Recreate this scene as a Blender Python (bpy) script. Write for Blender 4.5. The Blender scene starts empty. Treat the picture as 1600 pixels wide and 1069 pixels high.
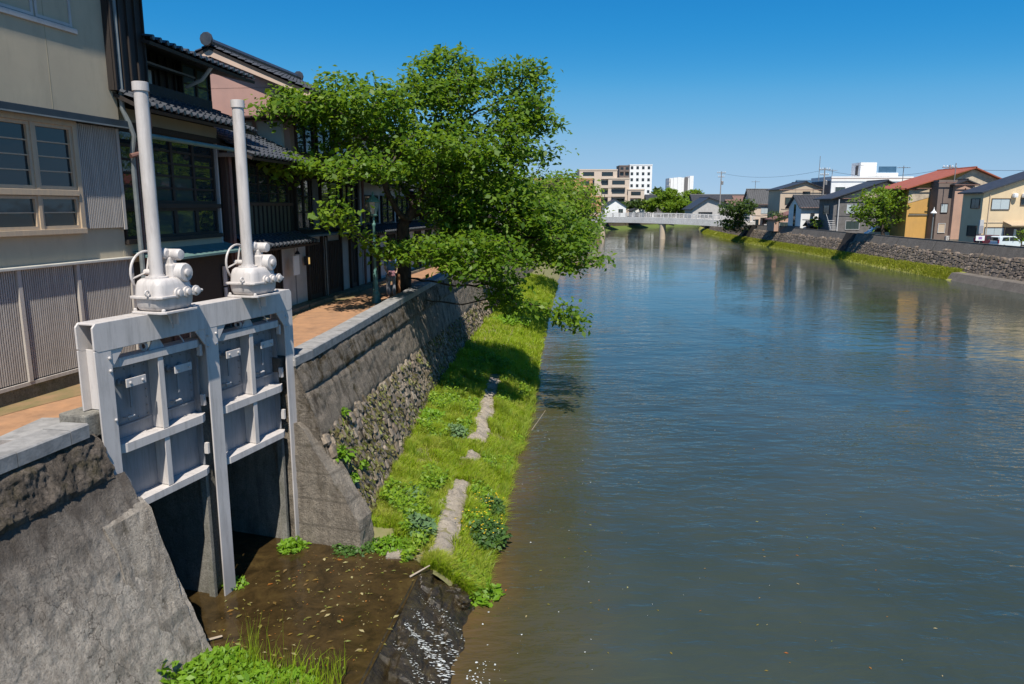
import bpy, bmesh, math, random
import numpy as np
from mathutils import Vector, Matrix, noise, kdtree
R = math.radians
random.seed(11); rng = np.random.default_rng(11)
scene = bpy.context.scene
# ------------------------------------------------------------------ camera
EYE = 7.7                      # eye height over the river, standing on a bridge
F, CX, CY, PIT = 1150.0, 800.0, 534.5, math.atan(211 / 1150)
cd = bpy.data.cameras.new('camera'); cam = bpy.data.objects.new('camera', cd)
scene.collection.objects.link(cam); scene.camera = cam
cam.location = (0, 0, EYE); cam.rotation_euler = (math.pi / 2 - PIT, 0, 0)
cd.sensor_width = 36; cd.lens = F / 1600 * 36; cd.clip_start = .1; cd.clip_end = 6000
# ------------------------------------------------------------------ sky and sun
SUN_EL, SUN_AZ = R(58), R(4)  # sun stands behind the camera, a little to the right
to_sun = Vector((math.cos(SUN_EL) * math.sin(SUN_AZ), -math.cos(SUN_EL) * math.cos(SUN_AZ), math.sin(SUN_EL)))
world = bpy.data.worlds.new('World'); scene.world = world; world.use_nodes = True
wn = world.node_tree; bg = wn.nodes['Background']
sky = wn.nodes.new('ShaderNodeTexSky'); sky.sky_type = 'NISHITA'; sky.sun_disc = False
sky.sun_elevation = SUN_EL; sky.sun_rotation = math.pi - SUN_AZ
sky.altitude = 0; sky.air_density = .5; sky.dust_density = 0; sky.ozone_density = 6.0
def vscale(k, src):          # one even colour grade over the whole sky, as the photograph is graded
    n = wn.nodes.new('ShaderNodeVectorMath'); n.operation = 'SCALE'; n.inputs[3].default_value = k; wn.links.new(src, n.inputs[0]); return n.outputs[0]
cv = wn.nodes.new('ShaderNodeRGBCurve')
for ci, pts in enumerate(([(0, 0), (.04, .012), (.09, .02), (.115, .04), (.163, .12), (.273, .26), (.44, .34), (.56, .37), (1, .5)], [(0, 0), (.1, .13), (.177, .235), (.22, .285), (.305, .385), (.47, .475), (.66, .52), (1, .6)], [(0, 0), (.2, .36), (.372, .57), (.45, .62), (.578, .675), (.76, .70), (1, .74)])):
    c_ = cv.mapping.curves[ci]; c_.points[0].location = pts[0]; c_.points[1].location = pts[-1]
    for p_ in pts[1:-1]: c_.points.new(*p_)
cv.mapping.update()
wn.links.new(vscale(.1, sky.outputs[0]), cv.inputs['Color']); wn.links.new(vscale(10, cv.outputs[0]), bg.inputs[0]); bg.inputs[1].default_value = .085
sd = bpy.data.lights.new('sun', 'SUN'); sd.energy = 5.0; sd.angle = R(.5); sd.color = (1, .94, .84)
sun = bpy.data.objects.new('sun', sd); scene.collection.objects.link(sun)
sun.rotation_euler = to_sun.to_track_quat('Z', 'Y').to_euler()
scene.view_settings.view_transform = 'Standard'; scene.view_settings.look = 'None'
scene.view_settings.exposure = 0.36; scene.view_settings.gamma = 1
scene.cycles.max_bounces = 6; scene.cycles.transparent_max_bounces = 6

# ------------------------------------------------------------------ measuring helpers
def ray(px, py):
    a, b = (px - CX) / F, (py - CY) / F
    c, s = math.cos(PIT), math.sin(PIT)
    fw = c - b * s
    return a / fw, -(s + b * c) / fw        # dx/dy , dz/dy
def atY(px, py, Y): a, b = ray(px, py); return Vector((a * Y, Y, EYE + b * Y))
def atZ(px, py, z): a, b = ray(px, py); Y = (z - EYE) / b; return Vector((a * Y, Y, z))
def interp(tab, y):
    if y <= tab[0][0]: (a, b), (c, d) = tab[0], tab[1]
    elif y >= tab[-1][0]: (a, b), (c, d) = tab[-2], tab[-1]
    else:
        for k in range(len(tab) - 1):
            if tab[k][0] <= y <= tab[k + 1][0]: (a, b), (c, d) = tab[k], tab[k + 1]; break
    return b + (d - b) * (y - a) / (c - a)

# ------------------------------------------------------------------ object helpers
COL = scene.collection
def tag(o, label, cat, group=None):
    o['label'] = label; o['category'] = cat
    if group: o['group'] = group
    return o
def struct(o): o['kind'] = 'structure'; return o
def stuff(o, label=None, cat=None):
    o['kind'] = 'stuff'
    if label: o['label'] = label
    if cat: o['category'] = cat
    return o
def empty(name, loc=(0, 0, 0), rz=0, parent=None):
    o = bpy.data.objects.new(name, None); COL.objects.link(o)
    o.location = loc; o.rotation_euler = (0, 0, rz); o.empty_display_size = .2
    if parent: o.parent = parent
    return o
def thing(name, label, cat, loc=(0, 0, 0), rz=0, group=None): return tag(empty(name, loc, rz), label, cat, group)
def meshobj(name, me, parent=None, loc=None):
    o = bpy.data.objects.new(name, me); COL.objects.link(o)
    if parent: o.parent = parent
    if loc is not None: o.location = loc
    return o
def copy_tree(o, parent=None):
    c = o.copy(); COL.objects.link(c)
    if parent: c.parent = parent
    for ch in o.children: copy_tree(ch, c)
    return c

class MB:
    def __init__(s): s.v = []; s.f = []
    def add(s, vs, fs):
        n = len(s.v); s.v += [tuple(p) for p in vs]; s.f += [tuple(i + n for i in f) for f in fs]; return s
    def box(s, x0, x1, y0, y1, z0, z1, M=None):
        vs = [Vector(p) for p in ((x0, y0, z0), (x1, y0, z0), (x1, y1, z0), (x0, y1, z0), (x0, y0, z1), (x1, y0, z1), (x1, y1, z1), (x0, y1, z1))]
        if M is not None: vs = [M @ p for p in vs]
        return s.add(vs, [(0, 3, 2, 1), (4, 5, 6, 7), (0, 1, 5, 4), (1, 2, 6, 5), (2, 3, 7, 6), (3, 0, 4, 7)])
    def prism(s, poly, a, b, axis='x'):
        """polygon of (p,q) pulled from a to b; axis x: (p,q)=(y,z); y: (x,z); z: (x,y)"""
        n = len(poly)
        def P(p, q, t): return (t, p, q) if axis == 'x' else (p, t, q) if axis == 'y' else (p, q, t)
        vs = [P(p, q, a) for p, q in poly] + [P(p, q, b) for p, q in poly]
        fs = [tuple(range(n - 1, -1, -1)), tuple(range(n, 2 * n))] + [(i, (i + 1) % n, n + (i + 1) % n, n + i) for i in range(n)]
        return s.add(vs, fs)
    def tube(s, pts, rad, n=10, cap=True):
        pts = [Vector(p) for p in pts]
        rad = rad if isinstance(rad, (list, tuple)) else [rad] * len(pts)
        rings = []; up = None
        for i, p in enumerate(pts):
            d = (pts[min(i + 1, len(pts) - 1)] - pts[max(i - 1, 0)]).normalized()
            if up is None: up = Vector((0, 0, 1)) if abs(d.z) < .9 else Vector((1, 0, 0))
            a = d.cross(up).normalized(); up = a.cross(d).normalized()
            rings.append([p + rad[i] * (math.cos(2 * math.pi * k / n) * a + math.sin(2 * math.pi * k / n) * up) for k in range(n)])
        vs = [q for r in rings for q in r]
        fs = [(i * n + k, i * n + (k + 1) % n, (i + 1) * n + (k + 1) % n, (i + 1) * n + k) for i in range(len(pts) - 1) for k in range(n)]
        if cap: fs += [tuple(range(n - 1, -1, -1)), tuple((len(pts) - 1) * n + k for k in range(n))]
        return s.add(vs, fs)
    def lathe(s, c, prof, n=14, axis='z'):
        c = Vector(c); pts = []
        for r, h in prof:
            for k in range(n):
                a = 2 * math.pi * k / n; u, w = r * math.cos(a), r * math.sin(a)
                pts.append(c + Vector((u, w, h) if axis == 'z' else (u, h, w) if axis == 'y' else (h, u, w)))
        m = len(prof)
        fs = [(i * n + k, i * n + (k + 1) % n, (i + 1) * n + (k + 1) % n, (i + 1) * n + k) for i in range(m - 1) for k in range(n)]
        fs += [tuple(range(n - 1, -1, -1)), tuple((m - 1) * n + k for k in range(n))]
        return s.add(pts, fs)
    def ring(s, c, Rr, r, axis='y', n=28, m=7):
        c = Vector(c); pts = []
        for i in range(n):
            a = 2 * math.pi * i / n
            for j in range(m):
                b = 2 * math.pi * j / m; q = Rr + r * math.cos(b)
                u, w, h = q * math.cos(a), q * math.sin(a), r * math.sin(b)
                pts.append(c + Vector((u, h, w) if axis == 'y' else (u, w, h) if axis == 'z' else (h, u, w)))
        return s.add(pts, [(i * m + j, ((i + 1) % n) * m + j, ((i + 1) % n) * m + (j + 1) % m, i * m + (j + 1) % m) for i in range(n) for j in range(m)])
    def grid(s, fn, nu, nv):
        vs = [fn(i / nu, j / nv) for i in range(nu + 1) for j in range(nv + 1)]
        return s.add(vs, [(i * (nv + 1) + j, (i + 1) * (nv + 1) + j, (i + 1) * (nv + 1) + j + 1, i * (nv + 1) + j + 1) for i in range(nu) for j in range(nv)])
    def mesh(s, name, mat=None, smooth=False):
        me = bpy.data.meshes.new(name); me.from_pydata(s.v, [], s.f)
        bm = bmesh.new(); bm.from_mesh(me); bmesh.ops.recalc_face_normals(bm, faces=bm.faces); bm.to_mesh(me); bm.free()
        if mat: me.materials.append(mat)
        if smooth:
            me.polygons.foreach_set('use_smooth', [True] * len(me.polygons))
            me.set_sharp_from_angle(angle=R(40))
        me.update(); return me
    def build(s, name, mat, parent=None, smooth=False, bevel=0):
        o = meshobj(name, s.mesh(name, mat, smooth), parent)
        if bevel:
            b = o.modifiers.new('bevel', 'BEVEL'); b.width = bevel; b.segments = 2; b.limit_method = 'ANGLE'; b.angle_limit = R(40)
        return o
def bx(name, mat, parent, x0, x1, y0, y1, z0, z1, bevel=0): return MB().box(x0, x1, y0, y1, z0, z1).build(name, mat, parent, bevel=bevel)
def fastmesh(name, V, Fq, mat, k=4):
    me = bpy.data.meshes.new(name); nf = len(Fq)
    me.vertices.add(len(V)); me.vertices.foreach_set('co', np.asarray(V, np.float32).ravel())
    me.loops.add(nf * k); me.loops.foreach_set('vertex_index', np.asarray(Fq, np.int32).ravel())
    me.polygons.add(nf); me.polygons.foreach_set('loop_start', np.arange(0, nf * k, k, dtype=np.int32))
    me.polygons.foreach_set('loop_total', np.full(nf, k, np.int32))
    me.update(calc_edges=True); me.validate(); me.materials.append(mat); return me

# ------------------------------------------------------------------ materials
MATS = {}
def nodes_of(name):
    m = bpy.data.materials.new(name); m.use_nodes = True; nt = m.node_tree
    return m, nt, nt.nodes['Principled BSDF']
def N(nt, kind, **kw):
    n = nt.nodes.new(kind)
    for k, v in kw.items():
        if k in n.inputs: n.inputs[k].default_value = v
        else: setattr(n, k, v)
    return n
def ramp(nt, src, stops):
    r = nt.nodes.new('ShaderNodeValToRGB'); e = r.color_ramp.elements
    while len(e) < len(stops): e.new(.5)
    for el, (p, c) in zip(e, stops):
        el.position = p; el.color = (*c, 1) if not isinstance(c, (int, float)) else (c, c, c, 1)
    nt.links.new(src, r.inputs[0]); return r.outputs[0]
def mixc(nt, fac, a, b, mode='MIX'):
    m = nt.nodes.new('ShaderNodeMix'); m.data_type = 'RGBA'; m.blend_type = mode
    for s, v in ((0, fac), (6, a), (7, b)):
        if hasattr(v, 'default_value') or hasattr(v, 'is_linked'): nt.links.new(v, m.inputs[s])
        elif isinstance(v, (int, float)): m.inputs[s].default_value = v
        else: m.inputs[s].default_value = (*v, 1)
    return m.outputs[2]
def coords(nt, stretch=(1, 1, 1)):
    tc = nt.nodes.new('ShaderNodeTexCoord'); mp = nt.nodes.new('ShaderNodeMapping'); mp.inputs['Scale'].default_value = stretch
    nt.links.new(tc.outputs['Object'], mp.inputs[0]); return mp.outputs[0]
def noi(nt, vec, scale, detail=6, rough=.6, dist=0):
    n = N(nt, 'ShaderNodeTexNoise', Scale=scale, Detail=detail, Roughness=rough, Distortion=dist)
    nt.links.new(vec, n.inputs['Vector']); return n.outputs[0]
def bumpit(nt, bsdf, h, strength, dist=.02):
    b = N(nt, 'ShaderNodeBump', Strength=strength, Distance=dist); nt.links.new(h, b.inputs['Height']); nt.links.new(b.outputs[0], bsdf.inputs['Normal'])
def mat(name, c1, c2=None, scale=4, rough=.8, bump=0, stretch=(1, 1, 1), metal=0, spec=.5, bdist=.02, lo=.35, hi=.65, dirt=0):
    if name in MATS: return MATS[name]
    m, nt, b = nodes_of(name); c2 = c2 or tuple(x * .8 for x in c1)
    v = coords(nt, stretch); n1 = noi(nt, v, scale)
    col = ramp(nt, n1, [(lo, c1), (hi, c2)])
    if dirt:
        n3 = noi(nt, coords(nt, (1, 1, .25)), 3.1, 9, .7)
        col = mixc(nt, ramp(nt, n3, [(.5, 0.), (.75, dirt)]), col, tuple(x * .35 for x in c1))
    nt.links.new(col, b.inputs['Base Color']); b.inputs['Roughness'].default_value = rough
    b.inputs['Metallic'].default_value = metal; b.inputs['Specular IOR Level'].default_value = spec
    if bump: bumpit(nt, b, noi(nt, v, scale * 5, 8, .65), bump, bdist)
    MATS[name] = m; return m
def concrete(name, base, dark, stain=.6, moss=0., mosscol=(.045, .04, .012), pit=.5, crack=0., scale=1., mlo=.52, seep=False, lines=0.):
    m, nt, b = nodes_of(name); v = coords(nt)
    a = noi(nt, v, 1.3 * scale, 9, .65); c = noi(nt, v, 14 * scale, 8, .7); s = noi(nt, coords(nt, (1, 1, .18)), 4.5 * scale, 7, .7, .4)
    col = ramp(nt, a, [(.3, base), (.7, tuple(x * .62 for x in base))])
    col = mixc(nt, ramp(nt, c, [(.35, .55), (.62, 0.)]), col, tuple(x * .5 for x in base))
    col = mixc(nt, ramp(nt, s, [(.44, 0.), (.68, stain)]), col, dark)
    if crack:
        vo = N(nt, 'ShaderNodeTexVoronoi', feature='DISTANCE_TO_EDGE', Scale=.42 * scale)
        wv = nt.nodes.new('ShaderNodeVectorMath'); nn = N(nt, 'ShaderNodeTexNoise', Scale=5.0, Detail=6.0); nt.links.new(v, nn.inputs['Vector'])
        sc = nt.nodes.new('ShaderNodeVectorMath'); sc.operation = 'SCALE'; sc.inputs[3].default_value = .9
        nt.links.new(nn.outputs['Color'], sc.inputs[0]); nt.links.new(v, wv.inputs[0]); nt.links.new(sc.outputs[0], wv.inputs[1]); nt.links.new(wv.outputs[0], vo.inputs['Vector'])
        ck = ramp(nt, vo.outputs[0], [(0., crack), (.010, 0.)]); col = mixc(nt, ck, col, tuple(x * .3 for x in dark))
    sp = noi(nt, v, 30 * scale, 6, .8); col = mixc(nt, ramp(nt, sp, [(.36, .8), (.47, 0.)]), col, tuple(x * .22 for x in base)); col = mixc(nt, ramp(nt, sp, [(.56, 0.), (.7, .5)]), col, tuple(min(1, x * 1.45) for x in base))
    if seep:      # water stain running down from the joint under the top band
        se = nt.nodes.new('ShaderNodeSeparateXYZ'); nt.links.new(v, se.inputs[0]); ma = nt.nodes.new('ShaderNodeMath'); ma.operation = 'MULTIPLY_ADD'; ma.inputs[1].default_value = 1.3; nt.links.new(s, ma.inputs[0]); nt.links.new(se.outputs[2], ma.inputs[2])
        mr = nt.nodes.new('ShaderNodeMapRange'); mr.inputs[1].default_value = 3.15; mr.inputs[2].default_value = 4.4; mr.inputs[4].default_value = .85; nt.links.new(ma.outputs[0], mr.inputs[0]); col = mixc(nt, mr.outputs[0], col, (.075, .06, .05))
    if lines:     # board marks left by the formwork
        wv2 = N(nt, 'ShaderNodeTexWave', Scale=lines, Distortion=.25, Detail=2.0); wv2.bands_direction = 'Z'; nt.links.new(v, wv2.inputs['Vector']); col = mixc(nt, ramp(nt, wv2.outputs[0], [(.0, .75), (.035, 0.)]), col, tuple(x * .35 for x in base))
    if moss:
        mo = noi(nt, v, 2.2 * scale, 10, .7, .3); col = mixc(nt, ramp(nt, mo, [(mlo, 0.), (mlo + .1, moss)]), col, mosscol)
    nt.links.new(col, b.inputs['Base Color']); b.inputs['Roughness'].default_value = .92; b.inputs['Specular IOR Level'].default_value = .25
    hgt = nt.nodes.new('ShaderNodeMath'); hgt.operation = 'ADD'; nt.links.new(c, hgt.inputs[0]); nt.links.new(sp, hgt.inputs[1])
    bumpit(nt, b, hgt.outputs[0], pit, .045); return m
def leafmat(name, cols, trans, tw=.4, patch=None):
    m, nt, b = nodes_of(name); g = nt.nodes.new('ShaderNodeNewGeometry')
    col = ramp(nt, g.outputs['Random Per Island'], [(i / (len(cols) - 1), c) for i, c in enumerate(cols)])
    if patch: col = mixc(nt, ramp(nt, noi(nt, g.outputs['Position'], .9, 5, .65), [(.5, 0.), (.68, .8)]), col, patch); col = mixc(nt, ramp(nt, noi(nt, g.outputs['Position'], 1.7, 4, .6), [(.34, .6), (.5, 0.)]), col, tuple(c_ * .55 for c_ in cols[0]))
    nt.links.new(col, b.inputs['Base Color']); b.inputs['Roughness'].default_value = .5; b.inputs['Specular IOR Level'].default_value = .35
    t = nt.nodes.new('ShaderNodeBsdfTranslucent'); tcol = mixc(nt, .5, col, trans); nt.links.new(tcol, t.inputs[0])
    ms = nt.nodes.new('ShaderNodeMixShader'); ms.inputs[0].default_value = tw
    nt.links.new(b.outputs[0], ms.inputs[1]); nt.links.new(t.outputs[0], ms.inputs[2]); nt.links.new(ms.outputs[0], nt.nodes['Material Output'].inputs[0]); return m
def glass(name, tint=(.02, .03, .035), rough=.03):
    m, nt, b = nodes_of(name); b.inputs['Base Color'].default_value = (*tint, 1); b.inputs['Roughness'].default_value = rough
    b.inputs['Specular IOR Level'].default_value = .6
    bumpit(nt, b, noi(nt, coords(nt), 2.5, 2), .12, .02); return m

def worn_paint(name, base, grime, rust):
    m, nt, b = nodes_of(name); g = nt.nodes.new('ShaderNodeNewGeometry'); pos = g.outputs['Position']
    mp = nt.nodes.new('ShaderNodeMapping'); mp.inputs['Scale'].default_value = (1, 1, .12); nt.links.new(pos, mp.inputs[0])
    col = ramp(nt, noi(nt, pos, 1.7, 6), [(.3, base), (.7, tuple(x * .86 for x in base))])
    col = mixc(nt, ramp(nt, noi(nt, mp.outputs[0], 9, 8, .7), [(.48, 0.), (.72, grime)]), col, tuple(x * .42 for x in base))
    fine = noi(nt, pos, 38, 6, .75); col = mixc(nt, ramp(nt, fine, [(.66, 0.), (.7, rust)]), col, (.16, .075, .035))
    col = mixc(nt, ramp(nt, noi(nt, mp.outputs[0], 22, 5, .7), [(.62, 0.), (.74, rust * .5)]), col, (.24, .15, .09))
    sz = nt.nodes.new('ShaderNodeSeparateXYZ'); nt.links.new(pos, sz.inputs[0]); mr = nt.nodes.new('ShaderNodeMapRange'); mr.inputs[1].default_value = 1.9; mr.inputs[2].default_value = .9; mr.inputs[4].default_value = .7; nt.links.new(sz.outputs[2], mr.inputs[0])
    col = mixc(nt, mr.outputs[0], col, tuple(x * .55 for x in base))       # silt left by high water
    nt.links.new(col, b.inputs['Base Color']); b.inputs['Roughness'].default_value = .5; bumpit(nt, b, fine, .1, .01); return m
gate_paint = worn_paint('gate_paint', (.58, .54, .515), .55, .55)
gate_leaf = worn_paint('gate_leaf_paint_shaded', (.27, .275, .29), .7, .6)  # same paint as the frame, with the recessed panels' shade put into the colour
steel = mat('old_steel', (.35, .34, .33), (.22, .2, .19), 8, .5, .1, metal=.4)
stone_cap = mat('coping_granite', (.33, .32, .31), (.21, .205, .2), 5, .85, .3, dirt=.5)
wall_conc = concrete('wall_concrete', (.60, .53, .45), (.16, .13, .10), .6, .35, (.10, .08, .05), 1.0, crack=.75, mlo=.6, seep=True)
band_conc = concrete('band_concrete', (.30, .255, .205), (.045, .036, .026), .9, .9, (.045, .03, .010), 1.0, mlo=.5)
band2_conc = concrete('second_band_concrete', (.36, .30, .235), (.05, .039, .028), .95, .9, (.06, .045, .02), 1.0, mlo=.56)
dark_band = concrete('rough_dark_concrete', (.22, .18, .145), (.03, .024, .018), .9, .5, (.06, .05, .015), 1., crack=.4)
wing_conc = concrete('wing_concrete', (.36, .31, .25), (.10, .08, .06), .65, .5, (.06, .05, .025), .9, mlo=.57, lines=.55)
chamber_conc = concrete('chamber_concrete', (.30, .285, .25), (.07, .065, .06), .6, .3, (.04, .05, .02), .4)
mortar = concrete('mossy_mortar', (.11, .09, .065), (.03, .025, .015), .7, .8, (.06, .06, .012), .8)
pav = mat('promenade_paving', (.40, .215, .11), (.30, .17, .095), 3, .9, .25, dirt=.5)
soil = mat('bank_soil', (.20, .17, .09), (.13, .14, .04), 3, .95, .5)
def stone_mat(name, cols):
    m, nt, b = nodes_of(name); oi = nt.nodes.new('ShaderNodeObjectInfo'); g = nt.nodes.new('ShaderNodeNewGeometry')
    ad = nt.nodes.new('ShaderNodeMath'); ad.operation = 'ADD'; nt.links.new(oi.outputs['Random'], ad.inputs[0]); nt.links.new(g.outputs['Random Per Island'], ad.inputs[1])
    fr = nt.nodes.new('ShaderNodeMath'); fr.operation = 'FRACT'; nt.links.new(ad.outputs[0], fr.inputs[0])
    col = ramp(nt, fr.outputs[0], [(i / (len(cols) - 1), c) for i, c in enumerate(cols)])
    pos = g.outputs['Position']; n1 = noi(nt, pos, 9, 8, .7); n2 = noi(nt, pos, 2.0, 9, .7)
    col = mixc(nt, ramp(nt, n1, [(.4, .6), (.55, 0.)]), col, (.05, .042, .032))
    col = mixc(nt, ramp(nt, n2, [(.5, 0.), (.64, .75)]), col, (.085, .062, .02))
    nt.links.new(col, b.inputs['Base Color']); b.inputs['Roughness'].default_value = .95; bumpit(nt, b, n1, .8, .03); return m
stone_m = stone_mat('masonry_stone', [(.30, .24, .18), (.19, .15, .112), (.37, .30, .225), (.16, .132, .108), (.26, .195, .138)])
stone_far = stone_mat('embankment_stone', [(.25, .195, .15), (.14, .11, .088), (.32, .25, .195), (.10, .083, .072), (.21, .155, .118)])
bark = mat('bark', (.085, .065, .05), (.035, .028, .022), 6, .95, .9, (1, 1, .3))
cherry_leaf = leafmat('cherry_leaves', [(.05, .115, .01), (.11, .205, .013), (.08, .16, .011), (.185, .28, .02)], (.36, .54, .025), .46)
young_leaf = leafmat('young_leaves', [(.11, .2, .012), (.17, .27, .016), (.085, .16, .01)], (.38, .5, .03), .45)
dark_leaf = leafmat('dark_leaves', [(.03, .06, .01), (.05, .09, .014), (.07, .12, .02)], (.14, .22, .02), .35)
grass_m = leafmat('grass_blades', [(.26, .38, .014), (.34, .46, .02), (.19, .31, .012), (.42, .45, .05), (.3, .42, .016)], (.62, .75, .03), .5, patch=(.46, .44, .10))
dry_m = leafmat('dry_grass_blades', [(.28, .24, .06), (.2, .24, .03), (.32, .27, .1)], (.4, .36, .06), .35)
weed_m = leafmat('weed_leaves', [(.06, .13, .03), (.09, .18, .03), (.05, .10, .035)], (.2, .32, .05), .35)
bright_weed = leafmat('bright_weed_leaves', [(.14, .28, .014), (.19, .34, .02), (.10, .22, .012)], (.36, .52, .03), .42)
yellow_m = mat('yellow_petal', (.75, .52, .02), (.7, .42, .01), 9, .6)
glass_d = glass('dark_window_glass'); glass_b = glass('sky_window_glass', (.06, .10, .13)); glass_p = glass('curtained_glass', (.42, .48, .50), .12)
glass_g = glass('grey_green_glass', (.045, .065, .065), .06)
wood_dark = mat('dark_wood', (.028, .019, .014), (.014, .010, .008), 5, .7, .3, (6, 6, .6))
wood_red = mat('red_brown_wood', (.085, .042, .03), (.05, .026, .02), 5, .7, .3, (6, 6, .6))
wood_pale = mat('pale_window_wood', (.50, .38, .25), (.42, .33, .24), 4, .65, .1, (4, 4, .5))
plaster_b = mat('beige_plaster', (.47, .395, .28), (.42, .355, .255), 1.1, .9, .08, dirt=.22)
plaster_c = mat('cream_plaster', (.62, .52, .38), (.56, .47, .35), 1.1, .9, .05, dirt=.2)
plaster_w = mat('grey_white_plaster', (.50, .48, .46), (.42, .40, .38), 1.5, .9, .05, dirt=.25)
slat_m = mat('silvered_slats', (.47, .43, .385), (.37, .335, .30), 3, .75, .1, (4, 4, .4), dirt=.25)
slat_gap = mat('slat_backing', (.10, .085, .075), (.07, .06, .055), 3, .9)
tile_m = mat('black_glazed_tile', (.035, .04, .05), (.06, .065, .075), 6, .33, .1)
flash_m = mat('dark_flashing', (.02, .025, .03), (.03, .035, .04), 4, .4)
copper = mat('copper_green', (.13, .22, .20), (.09, .16, .15), 4, .6, .1)
pipe_m = mat('grey_downpipe', (.20, .22, .22), (.15, .17, .17), 5, .5)
pipe_br = mat('brown_downpipe', (.20, .10, .075), (.15, .075, .06), 5, .5)
base_conc = concrete('house_base_concrete', (.26, .24, .18), (.07, .06, .045), .5, .4, (.07, .075, .02), .3)
lamp_green = mat('lamp_green_paint', (.11, .23, .20), (.08, .18, .16), 4, .4, .05)
white_wall = mat('white_render', (.78, .78, .77), (.72, .72, .71), 1.0, .85, .03, dirt=.1)

# ------------------------------------------------------------------ bank lines  (Y, X)
TOP = [(3, -7.3), (8.63, -6.28), (10.1, -6.02), (15, -4.40), (27.2, -3.56), (40, -2.6), (60, -.6), (100, 3.5), (160, 9), (214, 15), (260, 30), (330, 75), (420, 170)]
FOOT = [(3, -5.9), (10.1, -4.62), (15, -3.05), (27, -2.85), (40, -1.9), (60, .3), (100, 4.5), (160, 10), (214, 17), (260, 33), (330, 79), (420, 174)]
WAT = [(3, -2.2), (10, -1.1), (13, -.72), (20, -.1), (27.5, .74), (45, 2.0), (60, 3.3), (100, 7), (160, 13), (214, 21), (260, 38), (330, 86), (420, 180)]
RW = [(3, 43), (50, 45.2), (66, 46), (77, 46.5), (114, 48.9), (170, 51.0), (218, 56), (263, 66), (300, 92), (350, 150)]     # right water edge
RT = [(3, 47.7), (83, 50.0), (120, 51.8), (172, 54.0), (218, 59.5), (263, 68), (300, 95), (350, 155)]                        # right parapet
ZP, ZC, ZR = 4.44, 4.70, 3.0
GO = Vector((-5.9, 10.2, 0)); GA = math.atan2(.953, .304)   # sluice gate frame: x along the gate, y inland

# ------------------------------------------------------------------ ground, river
def strip_poly(fnA, fnB, ys, zA, zB): 
    vs = []
    for y in ys: vs += [(fnA(y), y, zA), (fnB(y), y, zB)]
    return vs, [(2 * i, 2 * i + 1, 2 * i + 3, 2 * i + 2) for i in range(len(ys) - 1)]
earth = mat('town_ground', (.20, .19, .17), (.15, .15, .12), .3, .95)
mb = MB()
ys = [-60, 3, 10, 15, 27, 40, 60, 100, 160, 214, 260, 330, 420]
mb.add(*strip_poly(lambda y: -2500, lambda y: interp(TOP, y) - 3.2, ys, ZP - .06, ZP - .06))
mb.add([(-2500, 420, ZP - .06), (166.8, 420, ZP - .06), (2500, 900, ZP - .06), (2500, 4000, ZP - .06), (-2500, 4000, ZP - .06)], [(0, 1, 2, 3, 4)])
mb.add(*strip_poly(lambda y: interp(RT, y) + .5, lambda y: 2500, [-60, 3, 83, 172, 218, 263, 300, 350, 500], ZR, ZR))
mb.add([(-2500, -60, -1.5), (2500, -60, -1.5), (2500, 4000, -1.5), (-2500, 4000, -1.5)], [(0, 1, 2, 3)])
struct(mb.build('ground', earth))
# river water
m, nt, b = nodes_of('river_water'); g = nt.nodes.new('ShaderNodeNewGeometry'); pos = g.outputs['Position']
sx = nt.nodes.new('ShaderNodeSeparateXYZ'); nt.links.new(pos, sx.inputs[0])
def mth(op, a, c):
    n = nt.nodes.new('ShaderNodeMath'); n.operation = op
    for i, v in enumerate((a, c)):
        if isinstance(v, (int, float)): n.inputs[i].default_value = v
        else: nt.links.new(v, n.inputs[i])
    return n.outputs[0]
d = mth('SUBTRACT', sx.outputs[0], mth('SUBTRACT', mth('MULTIPLY', sx.outputs[1], .088), 2.0))
d = mth('ADD', d, mth('MULTIPLY', noi(nt, pos, .6, 5), 1.6))
shal = ramp(nt, mth('MULTIPLY', d, .2), [(.16, (.095, .062, .028)), (.38, (.055, .050, .027)), (.8, (.042, .055, .044))])
deep = ramp(nt, noi(nt, pos, .12, 5), [(.35, (.75, .8, .75)), (.7, (1.25, 1.15, 1.05))])
nt.links.new(mixc(nt, 1., shal, deep, 'MULTIPLY'), b.inputs['Base Color'])
b.inputs['Roughness'].default_value = .04; b.inputs['IOR'].default_value = 1.38
mp = nt.nodes.new('ShaderNodeMapping'); mp.inputs['Scale'].default_value = (.55, 1.25, 1); mp.inputs['Rotation'].default_value = (0, 0, R(-14)); nt.links.new(pos, mp.inputs[0])
w1 = noi(nt, mp.outputs[0], 2.6, 3, .55, .3); w2 = noi(nt, mp.outputs[0], .8, 2, .5); patch = ramp(nt, noi(nt, pos, .09, 4, .6, 1.2), [(.38, .3), (.6, 1.15)])
mr = nt.nodes.new('ShaderNodeMapRange'); mr.inputs[1].default_value = 12; mr.inputs[2].default_value = 60; mr.inputs[3].default_value = 1.2; mr.inputs[4].default_value = .26; nt.links.new(sx.outputs[1], mr.inputs[0])
hh = mth('MULTIPLY', mr.outputs[0], mth('ADD', mth('MULTIPLY', w1, mth('MULTIPLY', patch, .8)), mth('MULTIPLY', w2, .9)))
bumpit(nt, b, hh, .5, .14)
water_m = m
mb = MB()
mb.add([(-14, -30, 0), (400, -30, 0), (400, 520, 0), (-14, 520, 0)], [(0, 1, 2, 3)])
struct(mb.build('river', water_m))

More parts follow.
